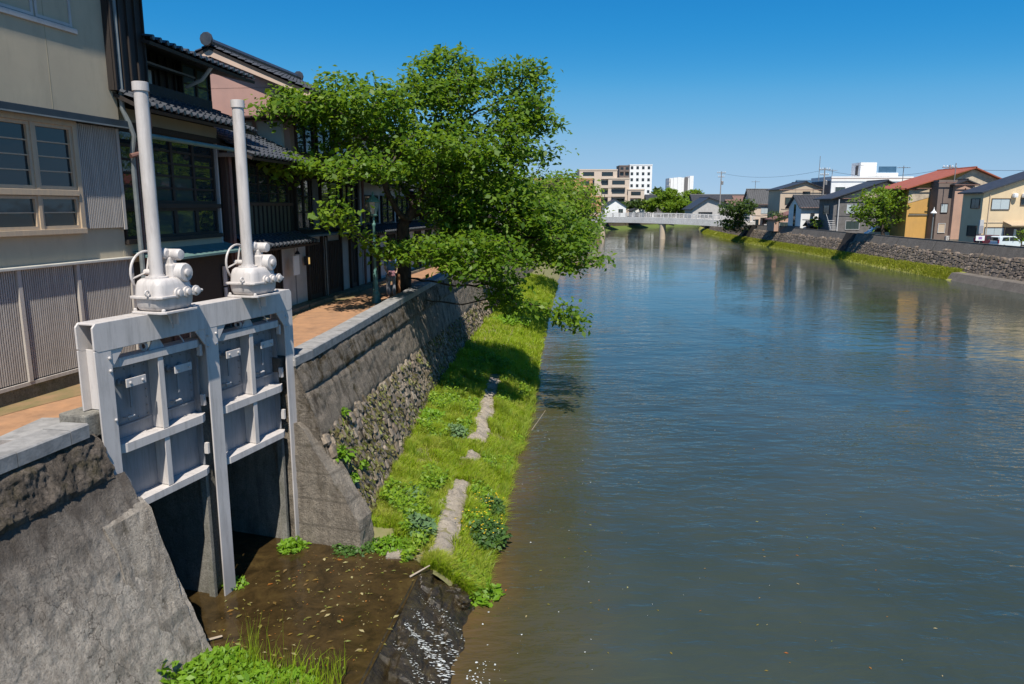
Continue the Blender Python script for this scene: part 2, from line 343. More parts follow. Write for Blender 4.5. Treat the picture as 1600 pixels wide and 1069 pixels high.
# ------------------------------------------------------------------ left grass bank (berm) with its concrete strip
STRIP = [(13, -1.62), (15.4, -1.43), (25.4, -.91), (29, -.78), (45, .2), (60, 1.8)]
def wat(y): return interp(WAT, y) + .2 * noise.noise((y * .8, 4, 0)) + .12 * noise.noise((y * 2.6, 9, 0))
def bankz(x, y):
    w, f, s = wat(y), interp(FOOT, y), interp(STRIP, y)
    if x > s: z = .62 - (.72) * ((x - s) / max(.1, (w - s))) ** 1.2
    else: z = .62 + .35 * min(1, (s - x) / max(.1, s - f))
    if y < 14.6: z = min(z, .62 + .0)
    return z + .10 * noise.noise((x * 1.1, y * 1.1, 3.3)) + .05 * noise.noise((x * 3, y * 3, 1))
mb = MB()
def bfn(u, v):
    y = 13.35 + (v ** 1.6) * 200; w, f = wat(y) + .25, interp(FOOT, y) - .5
    if y < 14.9: f = max(f, -3.05 if y > 14.0 else -2.6)
    x = f + (w - f) * u; z = bankz(x, y) if u < .98 else -.35
    if y > 62: z = .9 - 1.1 * u ** 2
    return (x, y, z)
mb.grid(bfn, 22, 150); bank = struct(mb.build('grass_bank', soil, smooth=True))
bank['kind'] = 'structure'
mb = MB()   # far bank beyond the bend
far_grass = mat('far_bank_grass', (.11, .15, .025), (.08, .12, .02), .5, .95, .3)
for k in range(len(WAT) - 5, len(WAT) - 1):
    (y0, a0), (y1, a1) = WAT[k], WAT[k + 1]; b0, b1 = interp(TOP, y0) - 4, interp(TOP, y1) - 4
    def L_(p, q, t): return p + (q - p) * t
    mb.add([(a0, y0, -.2), (a1, y1, -.2), (L_(a1, b1, .35), y1, 1.0), (L_(a0, b0, .35), y0, 1.0)], [(0, 1, 2, 3)])
    hb2 = MB(); hb2.add([(L_(a0, b0, .35), y0, 1.0), (L_(a1, b1, .35), y1, 1.0), (L_(a1, b1, .5), y1, ZP), (L_(a0, b0, .5), y0, ZP), (b0, y0, ZP), (b1, y1, ZP)], [(0, 1, 2, 3), (3, 2, 5, 4)]); struct(hb2.build('far_embankment', mortar))
struct(mb.build('far_river_bank', far_grass))
# near bank below the left wall
mb = MB()
def nfn(u, v):
    y = 5 + 5.05 * v; f = interp(FOOT, y) - .6; w = -2.55 + (y - 9.7) * .28
    x = f + (w - f) * u; z = .95 + .2 * noise.noise((x * 1.3, y * 1.3, 7)) - (.75 * ((u - .8) / .2) if u > .8 else 0) - (.5 * ((v - .93) / .07) if v > .93 else 0)
    return (x, y, z)
mb.grid(nfn, 16, 24); struct(mb.build('near_bank', soil, smooth=True))

# ------------------------------------------------------------------ pool and apron
m, nt, b = nodes_of('pool_water'); pos = nt.nodes.new('ShaderNodeNewGeometry').outputs['Position']
c = ramp(nt, noi(nt, pos, 2.2, 9, .72, .5), [(.3, (.012, .009, .004)), (.55, (.05, .032, .012)), (.75, (.085, .06, .02))])
nt.links.new(c, b.inputs['Base Color']); b.inputs['Roughness'].default_value = .09; b.inputs['IOR'].default_value = 1.33
bumpit(nt, b, noi(nt, pos, 5, 4, .6), .22, .05); pool_m = m
m, nt, b = nodes_of('wet_rock'); pos = nt.nodes.new('ShaderNodeNewGeometry').outputs['Position']
n1 = noi(nt, pos, 7, 9, .75)
nt.links.new(ramp(nt, n1, [(.35, (.014, .010, .005)), (.55, (.04, .029, .012)), (.7, (.075, .06, .022))]), b.inputs['Base Color'])
b.inputs['Roughness'].default_value = .16; bumpit(nt, b, n1, .6, .05); wet_rock = m
mb = MB(); mb.add([(-9.6, 11.0, .73), (-5.2, 9.4, .73), (-2.3, 9.2, .73), (-1.95, 11.7, .73), (-1.75, 13.55, .73), (-2.9, 14.6, .73), (-4.6, 15.2, .73), (-8.4, 16.4, .73)], [tuple(range(8))])
struct(mb.build('sluice_pool', pool_m))
def apr(u, v):
    y = 9.0 + 4.9 * v; x0 = -2.38 + .13 * (y - 9.0); x = x0 + 1.45 * u
    z = .74 - .95 * u ** 1.15 + (.11 * noise.noise((x * 2.2, y * 1.1, 2)) + .07 * noise.cell((math.floor(x * 2.6 + y * .35), math.floor(y * 1.6 + .5 * math.floor(x * 2.6)), 5)) - .03 * ((u * 4) % 1) + .05 * noise.noise((x * 6, y * 5, 2))) * min(1, u * 6)
    return (x, y, z)
mb = MB(); mb.grid(apr, 46, 90); struct(mb.build('stone_apron', wet_rock))
# running white water on the apron
foam_m = mat('white_water', (.6, .63, .63), (.42, .45, .45), 20, .35, .4)
V = []; Q = []
def foam_blob(p, r, fl=.35, sx_=1.0):
    n = len(V); k = 6
    a0 = rng.random() * 6.28
    for i in range(k):
        a = a0 + i * 6.283 / k; rr = r * (.6 + .7 * rng.random()); V.append((p[0] + rr * math.cos(a) * sx_, p[1] + rr * math.sin(a) / sx_ - (rr * math.cos(a) * .5 if sx_ > 1 else 0), p[2] + .004 + .01 * rng.random()))
    V.append((p[0], p[1], p[2] + r * fl))
    for i in range(k): Q.append((n + i, n + (i + 1) % k, n + k))
for (ya, yb, n, r0) in ((12.05, 11.35, 130, .009), (11.6, 10.8, 260, .010), (12.6, 11.9, 90, .005), (11.0, 10.2, 120, .007)):
    for i in range(n):
        t = rng.random() ** .8; y = ya + (yb - ya) * t + rng.normal() * .10 * (.4 + t); u = .12 + .80 * t
        p = apr(u, (y - 9) / 4.9); foam_blob((p[0], p[1], p[2] + .02), r0 * (.5 + 1.3 * rng.random()) * (.6 + t), .15, 2.2)
for i in range(70):
    x, y = -.75 + abs(rng.normal()) * .28, 10.9 + rng.normal() * .38; foam_blob((x, y, .0), .022 * rng.random() ** 2 + .004, .2)
for i in range(70):
    y = 9 + rng.random() ** 1.5 * 16; x = interp(WAT, y) + .15 + abs(rng.normal()) * 2.6; foam_blob((x, y, 0), .005 + .018 * rng.random() ** 3, .1)
stuff(meshobj('white_water', fastmesh('white_water', V, Q, foam_m, 3)), 'white running water and foam flecks below the pool apron', 'foam')
# fallen leaves on the pool
m = leafmat('fallen_leaves', [(.34, .10, .02), (.22, .13, .03), (.14, .19, .03), (.4, .34, .17), (.12, .06, .02), (.2, .18, .04), (.1, .08, .03)], (.2, .15, .03), .1)
V = []; Q = []
for i in range(430):
    for _ in range(20):
        x, y = -5.6 + 4.2 * rng.random(), 9.6 + 4.6 * rng.random()
        if x < -1.95 + (y - 11.7) * .1 - .0 and not (y < 10.1 and x < -2.7) and not (x < -4.75 + (y - 12.5) * .3 and rng.random() < .85): break
    s = .012 + .045 * rng.random() ** 3; a = rng.random() * 6.28; ca, sa = math.cos(a) * s, math.sin(a) * s; n = len(V); z = .742
    V += [(x - ca * 1.3, y - sa * 1.3, z), (x - sa * .6, y + ca * .6, z + .012), (x + ca * 1.3, y + sa * 1.3, z), (x + sa * .6, y - ca * .6, z + .008)]; Q.append((n, n + 1, n + 2, n + 3))
stuff(meshobj('floating_leaves', fastmesh('floating_leaves', V, Q, m)), 'red, orange and green fallen leaves floating on the sluice pool', 'leaves')
V = []; Q = []
for i in range(120):
    y = 9 + rng.random() ** 1.4 * 22; x = interp(WAT, y) + .3 + rng.random() * 9; s = .012 + .022 * rng.random(); a = rng.random() * 6.28; ca, sa = math.cos(a) * s, math.sin(a) * s; n = len(V)
    V += [(x - ca * 1.3, y - sa * 1.3, .006), (x - sa * .6, y + ca * .6, .012), (x + ca * 1.3, y + sa * 1.3, .006), (x + sa * .6, y - ca * .6, .01)]; Q.append((n, n + 1, n + 2, n + 3))
stuff(meshobj('drifting_leaves', fastmesh('drifting_leaves', V, Q, m)), 'scattered pale leaf litter drifting on the open river', 'leaves')

# ------------------------------------------------------------------ river walls, left
def wall_band(name, m, parent, y0, y1, z0f, z1f, ny, nz, amp=.03, proud=0., tab=TOP, foot=FOOT, zt=4.5, zb=.7, fr=3.0, octs=4):
    def fn(u, v):
        y = y0 + (y1 - y0) * u; z = z0f(y) + (z1f(y) - z0f(y)) * v; t = (zt - z) / (zt - zb)
        x = interp(tab, y) + (interp(foot, y) - interp(tab, y)) * t + proud
        e = min(1, 6 * min(v, 1 - v) + .15)
        x += e * amp * (noise.fractal((y * fr, z * fr, 1.7), .8, 2, octs) * 1.0) - (1 - e) * amp * 1.2
        return (x, y, z + .3 * amp * noise.noise((y * 2, z * 2, 9)))
    mb = MB(); mb.grid(fn, ny, nz); return mb.build(name, m, parent, smooth=True)
near = thing('retaining_wall', 'weathered concrete river wall at the lower left, nearest the camera', 'river wall')
wall_band('lower_face', wall_conc, near, 3, 10.35, lambda y: .3, lambda y: 3.86, 300, 150, .022, fr=5, octs=6)
wall_band('upper_band', dark_band, near, 3, 10.16, lambda y: 3.84, lambda y: 4.5, 300, 36, .05, .05, fr=5, octs=6)
def coping(parent, y0, y1, step, w=.42, z0=4.5, z1=ZC, lim=999):
    y = y0; k = 0
    while y < y1 - .05:
        L = min(step * random.uniform(.9, 1.1), y1 - y); a = Vector((interp(TOP, y + .01), y + .006, 0)); c2 = Vector((interp(TOP, y + L), y + L - .006, 0))
        d = (c2 - a).normalized(); n = Vector((d.y, -d.x, 0)); dz = random.uniform(-.006, .006)
        vs = []
        for zz, ins in ((z0, .0), (z1 - .02 + dz, 0.), (z1 + dz, .02)):
            for p, q in ((a, .08 - ins), (c2, .08 - ins), (c2, .08 - w + ins), (a, .08 - w + ins)):
                r = p + n * q; vs.append((r.x, r.y, zz))
        MB().add(vs, [(0, 3, 2, 1), (8, 9, 10, 11)] + [(4 * j + i, 4 * j + (i + 1) % 4, 4 * j + 4 + (i + 1) % 4, 4 * j + 4 + i) for j in range(2) for i in range(4)]).build('coping_stone', stone_cap, parent)
        y += L; k += 1
coping(near, 4, 10.0, .95, .45)
bx('corner_slab', stone_cap, near, -6.95, -6.47, 9.45, 10.5, 4.45, 4.64, .01)
far = thing('retaining_wall', 'mossy river wall of concrete bands over rough stones, running from the gate to the trees', 'river wall')
mb = MB(); mb.add([(interp(TOP, 14.7) - .3, 14.72, .2), (interp(FOOT, 14.7), 14.72, .6), (interp(TOP, 14.7) + .06, 14.72, 4.5), (interp(TOP, 14.7) - .6, 14.72, 4.5)], [(0, 1, 2, 3)]); mb.build('end_face', band_conc, far)
j1 = lambda y: 3.95 - .012 * (y - 15); j2 = lambda y: 3.0 - .03 * (y - 15)
wall_band('upper_band', band_conc, far, 14.70, 60, j1, lambda y: 4.5, 260, 18, .04, .06, fr=4)
wall_band('second_band', band2_conc, far, 14.70, 60, j2, j1, 260, 24, .04, .02, fr=4)
wall_band('masonry_backing', mortar, far, 14.70, 60, lambda y: .2, lambda y: j2(y) + .02, 220, 14, .04, -.005)
wall_band('far_face', band2_conc, far, 60, 214, lambda y: .2, lambda y: 4.5, 80, 4, .05)
coping(far, 14.70, 45, .8, .46); coping(far, 45, 214, 6, .46)
def rock_mesh(seed, sq=.75):
    r = random.Random(seed); bm = bmesh.new(); bmesh.ops.create_cube(bm, size=1)
    bmesh.ops.bevel(bm, geom=bm.edges[:], offset=.2, segments=1, affect='EDGES')
    for v in bm.verts: v.co = Vector((v.co.x * r.uniform(.85, 1.1), v.co.y * r.uniform(.85, 1.1), v.co.z * r.uniform(.85, 1.1)))
    return bm
rocks = []
for s in range(8):
    bm = rock_mesh(s); me = bpy.data.meshes.new('stone'); bm.to_mesh(me); bm.free(); me.materials.append(stone_m); rocks.append(me)
cand = []
y = 14.9
while y < 46:
    h = 0; z = .75; col_w = random.uniform(.2, .34) * (1 + .02 * (y - 15))
    while z < j2(y) - .08:
        hh_ = random.uniform(.17, .3); cand.append((y + random.uniform(-.04, .04) + .1 * ((h % 2) - .5), z + hh_ / 2, col_w, hh_)); z += hh_ * .97; h += 1
    y += col_w * .93
SV = []; SQ = []
for i, (y, z, w, h) in enumerate(cand):
    t = (4.5 - z) / 3.8; x = interp(TOP, y) + (interp(FOOT, y) - interp(TOP, y)) * t
    M = Matrix.Translation((x - .03 + random.uniform(-.03, .03), y, z)) @ Matrix.Rotation(R(-84 + random.uniform(-6, 6)), 4, 'Z') @ Matrix.Rotation(R(22), 4, 'X') @ Matrix.Rotation(R(random.uniform(-12, 12)), 4, 'Y') @ Matrix.Diagonal((w * 1.08, .13, h * 1.08, 1))
    if i < 300:
        o = meshobj('stone', random.choice(rocks), far); o.matrix_local = M
    else:
        me = random.choice(rocks); n = len(SV); SV += [tuple(M @ v.co) for v in me.vertices]; SQ += [tuple(n + k for k in p.vertices) for p in me.polygons]
me = bpy.data.meshes.new('far_stones'); me.from_pydata(SV, [], SQ); me.materials.append(stone_m); stuff(meshobj('far_stones', me, far))

V = []; Q = []
for i in range(3200):      # moss tufts and dry roots in the joints of the stone face
    y = 14.9 + 26 * rng.random() ** 1.4; z = .75 + (j2(y) + .1 - .75) * rng.random() ** .9
    if noise.noise((y * .8, z * 1.3, 2)) < -.05: continue
    t_ = (4.5 - z) / 3.8; x = interp(TOP, y) + (interp(FOOT, y) - interp(TOP, y)) * t_ + .05; n = len(V); L = .05 + .09 * rng.random(); dy = rng.normal() * .05; w_ = .008 + .014 * rng.random()
    V += [(x, y - w_, z), (x, y + w_, z), (x + .07 * rng.random() + .03, y + dy + w_ * .4, z - L * (.2 + .8 * rng.random())), (x + .05, y + dy - w_ * .4, z - L)]; Q.append((n, n + 1, n + 2, n + 3))
stuff(meshobj('joint_growth', fastmesh('joint_growth', V, Q, leafmat('joint_moss', [(.07, .055, .02), (.13, .12, .03), (.05, .035, .015), (.16, .19, .03), (.2, .16, .07)], (.2, .2, .04), .25)), far))
# ------------------------------------------------------------------ sluice chamber (wings, piers, dark culvert)
ch = thing('sluice_chamber', 'grey concrete sluice chamber with sloping wing walls below the gate', 'sluice', GO, GA)
def wing(name, poly, x0, x1, m, amp=.03):
    """sloping wall in gate frame with roughened faces"""
    mb = MB(); mb.prism(poly, x0, x1, 'x'); me = mb.mesh(name, m)
    bm = bmesh.new(); bm.from_mesh(me); bmesh.ops.triangulate(bm, faces=bm.faces[:])
    for _ in range(4): bmesh.ops.subdivide_edges(bm, edges=[e for e in bm.edges if e.calc_length() > .16], cuts=1, use_grid_fill=True)
    for v in bm.verts:
        p = v.co; d = Vector([noise.fractal((p.x * 3 + k * 9, p.y * 3, p.z * 3), 1, 2, 4) for k in range(3)]); v.co = p + d * amp
    bm.to_mesh(me); bm.free(); return meshobj(name, me, ch)
wing('right_wing', [(.5, .2), (.5, 3.32), (-.06, 3.32), (-.2, 3.2), (-1.42, 1.35), (-1.5, .2)], 4.62, 5.15, wing_conc, .035)
wing_l = concrete('left_wing_concrete', (.50, .44, .37), (.11, .09, .07), .75, .6, (.08, .065, .04), 1.0, mlo=.54)
wing('left_wing', [(.5, .2), (.5, 3.42), (-.26, 3.42), (-.42, 3.28), (-1.40, .3), (-1.40, .2)], -.5, .33, wing_l, .045)
bx('middle_pier', chamber_conc, ch, 2.24, 2.54, .28, 4.2, .3, 4.3)
bx('side_wall', chamber_conc, ch, -.2, .3, .3, 4.4, .3, 4.3); bx('side_wall', chamber_conc, ch, 4.6, 5.1, .3, 4.4, .3, 4.3)
bx('back_wall', chamber_conc, ch, .3, 4.6, 4.2, 4.5, .3, 4.3)
bx('deck_beam', chamber_conc, ch, -.1, 4.9, .42, 4.45, 4.0, 4.41)
bx('pad', chamber_conc, ch, -.16, .36, .12, .62, 4.41, 4.78, .03); bx('pad', wall_conc, ch, 4.45, 4.9, .12, .55, 4.41, 4.72, .03)

# ------------------------------------------------------------------ the sluice gate
gt = thing('sluice_gate', 'grey white steel sluice gate frame with two raised gate leaves', 'sluice gate', GO, GA)
GW = 4.8; D = .33
def hpost(x, w, zb, zrear, name):
    mb = MB(); mb.box(x, x + w, 0, .028, zb, 5.68); mb.box(x + w * .5 - .012, x + w * .5 + .012, .028, D - .028, max(zb, zrear), 5.68); mb.box(x, x + w, D - .028, D, zrear, 5.68)
    return mb.build(name, gate_paint, gt, bevel=.006)
pl = hpost(0, .29, 3.36, 4.79, 'post'); pm = hpost(2.25, .30, .6, 4.42, 'post'); pr = hpost(4.50, .28, .6, 4.73, 'post')
for x in (.335, 2.16, 2.56, 4.40): MB().box(x, x + .075, .15, .275, .55, 3.09).build('guide_channel', chamber_conc, gt, bevel=.005)
mb = MB()
mb.prism([(0.06, 5.66), (0, 5.70), (0, 6.02), (.06, 6.08), (GW - .08, 6.08), (GW - .02, 6.02), (GW - .02, 5.70), (GW - .08, 5.66)], -.004, .03, 'y')
mb.prism([(0.06, 5.66), (0, 5.70), (0, 6.02), (.06, 6.08), (GW - .08, 6.08), (GW - .02, 6.02), (GW - .02, 5.70), (GW - .08, 5.66)], D - .03, D + .004, 'y')
mb.box(.05, GW - .07, .03, D - .03, 6.045, 6.076)
mb.build('top_beam', gate_paint, gt, bevel=.008)
mb = MB()
for x0, x1 in ((.29, .52), (2.25, 2.02), (2.55, 2.78), (4.50, 4.27)):
    MB().prism([(x0, 5.66), (x1, 5.66), (x0, 5.38)], .012, .034, 'y').build('gusset', gate_paint, gt)
def bolt(x, y, z, r=.022): return MB().lathe((x, y, z), [(r, 0), (r, -.018), (r * .6, -.026)], 8, 'y').build('bolt', gate_paint, gt)
for x in (.24, 2.29, 2.50, 4.55):
    for z in (5.55, 5.36): bolt(x, -.001, z)
bolt(.25, -.001, 4.62); bolt(4.74, -.001, 4.62)
def leaf(x0, x1):
    o = empty('gate_leaf', (0, 0, 0), 0, gt); xc = (x0 + x1) / 2; yb = .31
    MB().box(x0, x1, yb, yb + .02, 3.12, 5.46).build('skin_plate', gate_leaf, o)
    def rail(z0, z1, nm, dz=.0):
        mb = MB()     # angle section with cut ends: front lip and a shelf
        mb.prism([(x0 + .01, yb), (x0 + .01, .12), (x0 + .16, .045), (x1 - .16, .045), (x1 - .01, .12), (x1 - .01, yb)], z1 - .016, z1, 'z')
        for pa, pb in (((x0 + .01, .12), (x0 + .16, .045)), ((x0 + .16, .045), (x1 - .16, .045)), ((x1 - .16, .045), (x1 - .01, .12))):
            (xa, ya), (xb, yb2) = pa, pb
            mb.add([(xa, ya, z0), (xb, yb2, z0), (xb, yb2 + .016, z0), (xa, ya + .016, z0), (xa, ya, z1 - .017), (xb, yb2, z1 - .017), (xb, yb2 + .016, z1 - .017), (xa, ya + .016, z1 - .017)], [(0, 3, 2, 1), (4, 5, 6, 7), (0, 1, 5, 4), (1, 2, 6, 5), (2, 3, 7, 6), (3, 0, 4, 7)])
        mb.build(nm, gate_paint, o, bevel=.003)
    rail(5.37, 5.5, 'top_rail'); rail(4.05, 4.19, 'middle_rail'); rail(3.10, 3.22, 'bottom_rail')
    for za, zb in ((4.20, 5.36), (3.23, 4.04)):
        mb = MB(); mb.box(xc - .055, xc + .055, .06, .075, za, zb); mb.box(xc - .012, xc + .012, .075, yb, za, zb); mb.build('stile', gate_paint, o, bevel=.003)
        for xx, sg in ((x0 + .012, 1), (x1 - .012, -1)): mb = MB(); mb.box(xx - .012, xx + .012, .2, yb, za, zb); mb.build('edge_stile', gate_leaf, o)
    for a, c2 in ((x0 + .05, xc - .08), (xc + .08, x1 - .07)):
        w = c2 - a; h = empty('hatch', (0, 0, 0), 0, None); h.parent = o
        MB().box(a, c2, yb - .02, yb - .001, 4.42, 5.30).build('hatch_plate', gate_leaf, h)
        mb = MB()
        for k in range(5):
            for z in (4.46, 5.26): mb.lathe((a + .04 + k * (w - .08) / 4, yb - .02, z), [(.014, 0), (.014, -.014)], 6, 'y')
        for k in range(5):
            for x in (a + .04, c2 - .04): mb.lathe((x, yb - .02, 4.60 + k * .13), [(.014, 0), (.014, -.014)], 6, 'y')
        stuff(mb.build('hatch_bolts', steel, h)); mx = (a + c2) / 2
        for x in (mx - .15, mx + .1):     # flap arm bracket: two arms with a cross plate
            mb = MB(); mb.box(x, x + .045, .095, yb - .021, 5.06, 5.11); mb.lathe((x + .022, yb - .021, 5.085), [(.055, 0), (.055, -.04), (.03, -.06)], 9, 'y'); mb.build('bracket_arm', gate_leaf, h)
        MB().box(mx - .19, mx + .19, .072, .094, 5.02, 5.15).build('cross_plate', gate_paint, h, bevel=.004)
        mb = MB()
        for x in (mx - .12, mx + .12): mb.lathe((x, .071, 5.085), [(.022, 0), (.022, -.014), (.012, -.02)], 8, 'y')
        mb.build('plate_bolt', gate_paint, h)
        MB().box(mx - .02, mx + .02, .2, .22, 4.66, 5.05).build('flap_rod', gate_leaf, h)
        MB().tube([(mx - .1, yb - .02, 4.52), (mx - .1, .2, 4.53), (mx + .02, .2, 4.53), (mx + .02, yb - .02, 4.53)], .014, 6).build('pull_ring', gate_paint, h)
        MB().box(a, c2, yb - .05, yb - .021, 4.385, 4.41).build('hinge_bar', gate_leaf, h)
    for z in (5.2, 4.32, 3.45):
        MB().box(x1 - .06, x1 - .005, .08, .16, z, z + .2).build('guide_shoe', gate_paint, o, bevel=.006)
    xa = (x0 + x1) / 2
    MB().box(xa - .035, xa + .035, .13, .2, 5.5, 6.04).build('lifting_spindle', steel, o)
    MB().prism([(xa - .16, 5.5), (xa + .16, 5.5), (xa + .05, 5.68), (xa - .05, 5.68)], .12, .14, 'y').build('lug', gate_paint, o)
    MB().ring((xa - .22, .16, 5.57), .06, .022, 'x', 14, 6).build('lifting_eye', gate_paint, o)
    MB().tube([(xa + .35, .2, 5.66), (xa + .55, .16, 5.62), (xa + .6, .12, 5.5)], .012, 6).build('cable', gate_paint, o)
leaf(.295, 2.245); leaf(2.555, 4.495)
# actuators
def actuator(xc, label, ztop):
    t = thing('gate_actuator', label, 'actuator', GO + Matrix.Rotation(GA, 3, 'Z') @ Vector((xc, .02, 6.08)), GA, 'gate actuators on the top beam')
    mb = MB(); mb.prism([(-.40, -.27), (-.33, -.33), (.33, -.33), (.40, -.27), (.40, .27), (.33, .33), (-.33, .33), (-.40, .27)], .0, .035, 'z'); mb.build('base_plate', gate_paint, t, bevel=.006)
    for x in (-.33, .33):
        for y in (-.27, .27): MB().lathe((x, y, .035), [(.03, 0), (.03, .03), (.015, .045)], 8).build('bolt', gate_paint, t)
    mb = MB(); mb.prism([(-.11, 0), (.11, 0), (0, -.27)], -.135, -.112, 'y'); mb.box(-.013, .013, -.26, -.136, -.2, 0)
    mb.build('support_bracket', gate_paint, t)
    def loaf(z0, z1, s0, s1, n=20):   # rounded-box casing half
        def sec(s, z):
            out = []
            for k in range(n):
                a = 2 * math.pi * k / n; ca, sa = math.cos(a), math.sin(a); e = .42
                out.append((math.copysign(abs(ca) ** e, ca) * .40 * s, math.copysign(abs(sa) ** e, sa) * .29 * s, z))
            return out
        secs = [sec(s0 + (s1 - s0) * q, z0 + (z1 - z0) * w) for q, w in ((0, 0), (.5, .12), (.82, .4), (1, 1))]
        vs = [p for s in secs for p in s]; fs = [(i * n + k, i * n + (k + 1) % n, (i + 1) * n + (k + 1) % n, (i + 1) * n + k) for i in range(3) for k in range(n)]
        fs += [tuple(range(n - 1, -1, -1)), tuple(3 * n + k for k in range(n))]
        return MB().add(vs, fs)
    loaf(.036, .24, .76, 1.0).build('gear_case', gate_paint, t, True)
    mb = loaf(.53, .265, .74, .97); mb.build('gear_cover', gate_paint, t, True)
    mb = MB(); mb.prism([(-.43, -.25), (-.38, -.315), (.38, -.315), (.43, -.25), (.43, .25), (.38, .315), (-.38, .315), (-.43, .25)], .235, .272, 'z'); mb.build('flange', gate_paint, t, bevel=.008)
    for x in (-.45, .45): MB().ring((x, -.1, .33), .04, .014, 'y', 12, 6).build('lifting_eye', gate_paint, t)
    for i, x in enumerate((-.02, .17, .36)):
        MB().lathe((x, -.27, .30), [(.075, .06), (.075, -.02), (.085, -.02), (.085, -.045), (.055, -.05), (.055, -.085), (.03, -.09)], 12, 'y').build('shaft_cover', gate_paint, t, True)
    MB().tube([(.38, -.28, .3), (.52, -.28, .29)], .025, 8).build('nozzle', gate_paint, t)
    mb = MB(); mb.box(.04, .34, -.17, .16, .48, .74); mb.build('motor_mount', gate_paint, t, bevel=.03)
    MB().lathe((.2, -.1, .60), [(.13, .25), (.15, .2), (.15, -.16), (.135, -.19), (.06, -.195), (.06, -.235), (.045, -.24)], 18, 'y').build('motor', gate_paint, t, True)
    mb = MB(); mb.box(.09, .24, -.08, .1, .72, .84); mb.build('switch_neck', gate_paint, t, bevel=.02)
    MB().lathe((.2, -.05, .88), [(.08, .16), (.09, .13), (.09, -.13), (.075, -.16), (.04, -.165)], 14, 'y').build('limit_switch', gate_paint, t, True)
    MB().lathe((.09, .03, .9), [(.07, .1), (.085, .07), (.085, -.05), (.05, -.08)], 12, 'y').build('terminal_cap', gate_paint, t, True)
    MB().lathe((-.10, .02, .53), [(.17, 0), (.17, .025), (.12, .03), (.12, .05)], 16).build('pipe_collar', gate_paint, t, True)
    MB().lathe((-.10, .02, .55), [(.10, 0), (.10, ztop - .13), (.118, ztop - .13), (.118, ztop - .005), (.105, ztop)], 20).build('stem_cover_pipe', gate_paint, t, True)
    hw = empty('handwheel', (.06, .36, .60), 0, t)
    MB().ring((0, 0, 0), .33, .02, 'y').build('rim', gate_paint, hw, True)
    mb = MB()
    for a in (75, 195, 315): mb.tube([(0, 0, 0), (.33 * math.cos(R(a)), 0, .33 * math.sin(R(a)))], .016, 6)
    mb.build('spoke', gate_paint, hw); MB().lathe((0, 0, 0), [(.045, .06), (.05, 0), (.05, -.12), (.03, -.2)], 10, 'y').build('hub', gate_paint, hw, True)
    return t
actuator(1.42, 'nearer gate actuator with handwheel, motor and tall pipe, left one of two', 2.90)
actuator(3.64, 'farther gate actuator with handwheel, motor and tall pipe, right one of two', 2.93)

# ------------------------------------------------------------------ promenade
mb = MB(); HL = [(3, -10.3), (10.3, -8.8), (14.67, -7.9), (24, -7.1), (33, -6.0), (45, -5.0), (60, -3.6), (100, .2), (214, 11)]
ys = [3, 6, 8.63, 10.1, 15, 20, 27.2, 33, 40, 60, 100, 160, 214]
mb.add(*strip_poly(lambda y: interp(HL, y) - .6, lambda y: interp(TOP, y) - .3, ys, ZP, ZP)); struct(mb.build('promenade', pav))
moss_p = mat('mossy_gutter_paving', (.15, .13, .05), (.27, .165, .085), 2.2, .95, .3)
mb = MB(); mb.add(*strip_poly(lambda y: interp(HL, y) - .3, lambda y: interp(HL, y) + .75 + .25 * math.sin(y), [4 + .5 * k for k in range(70)], ZP + .006, ZP + .006)); struct(mb.build('gutter_paving', moss_p))

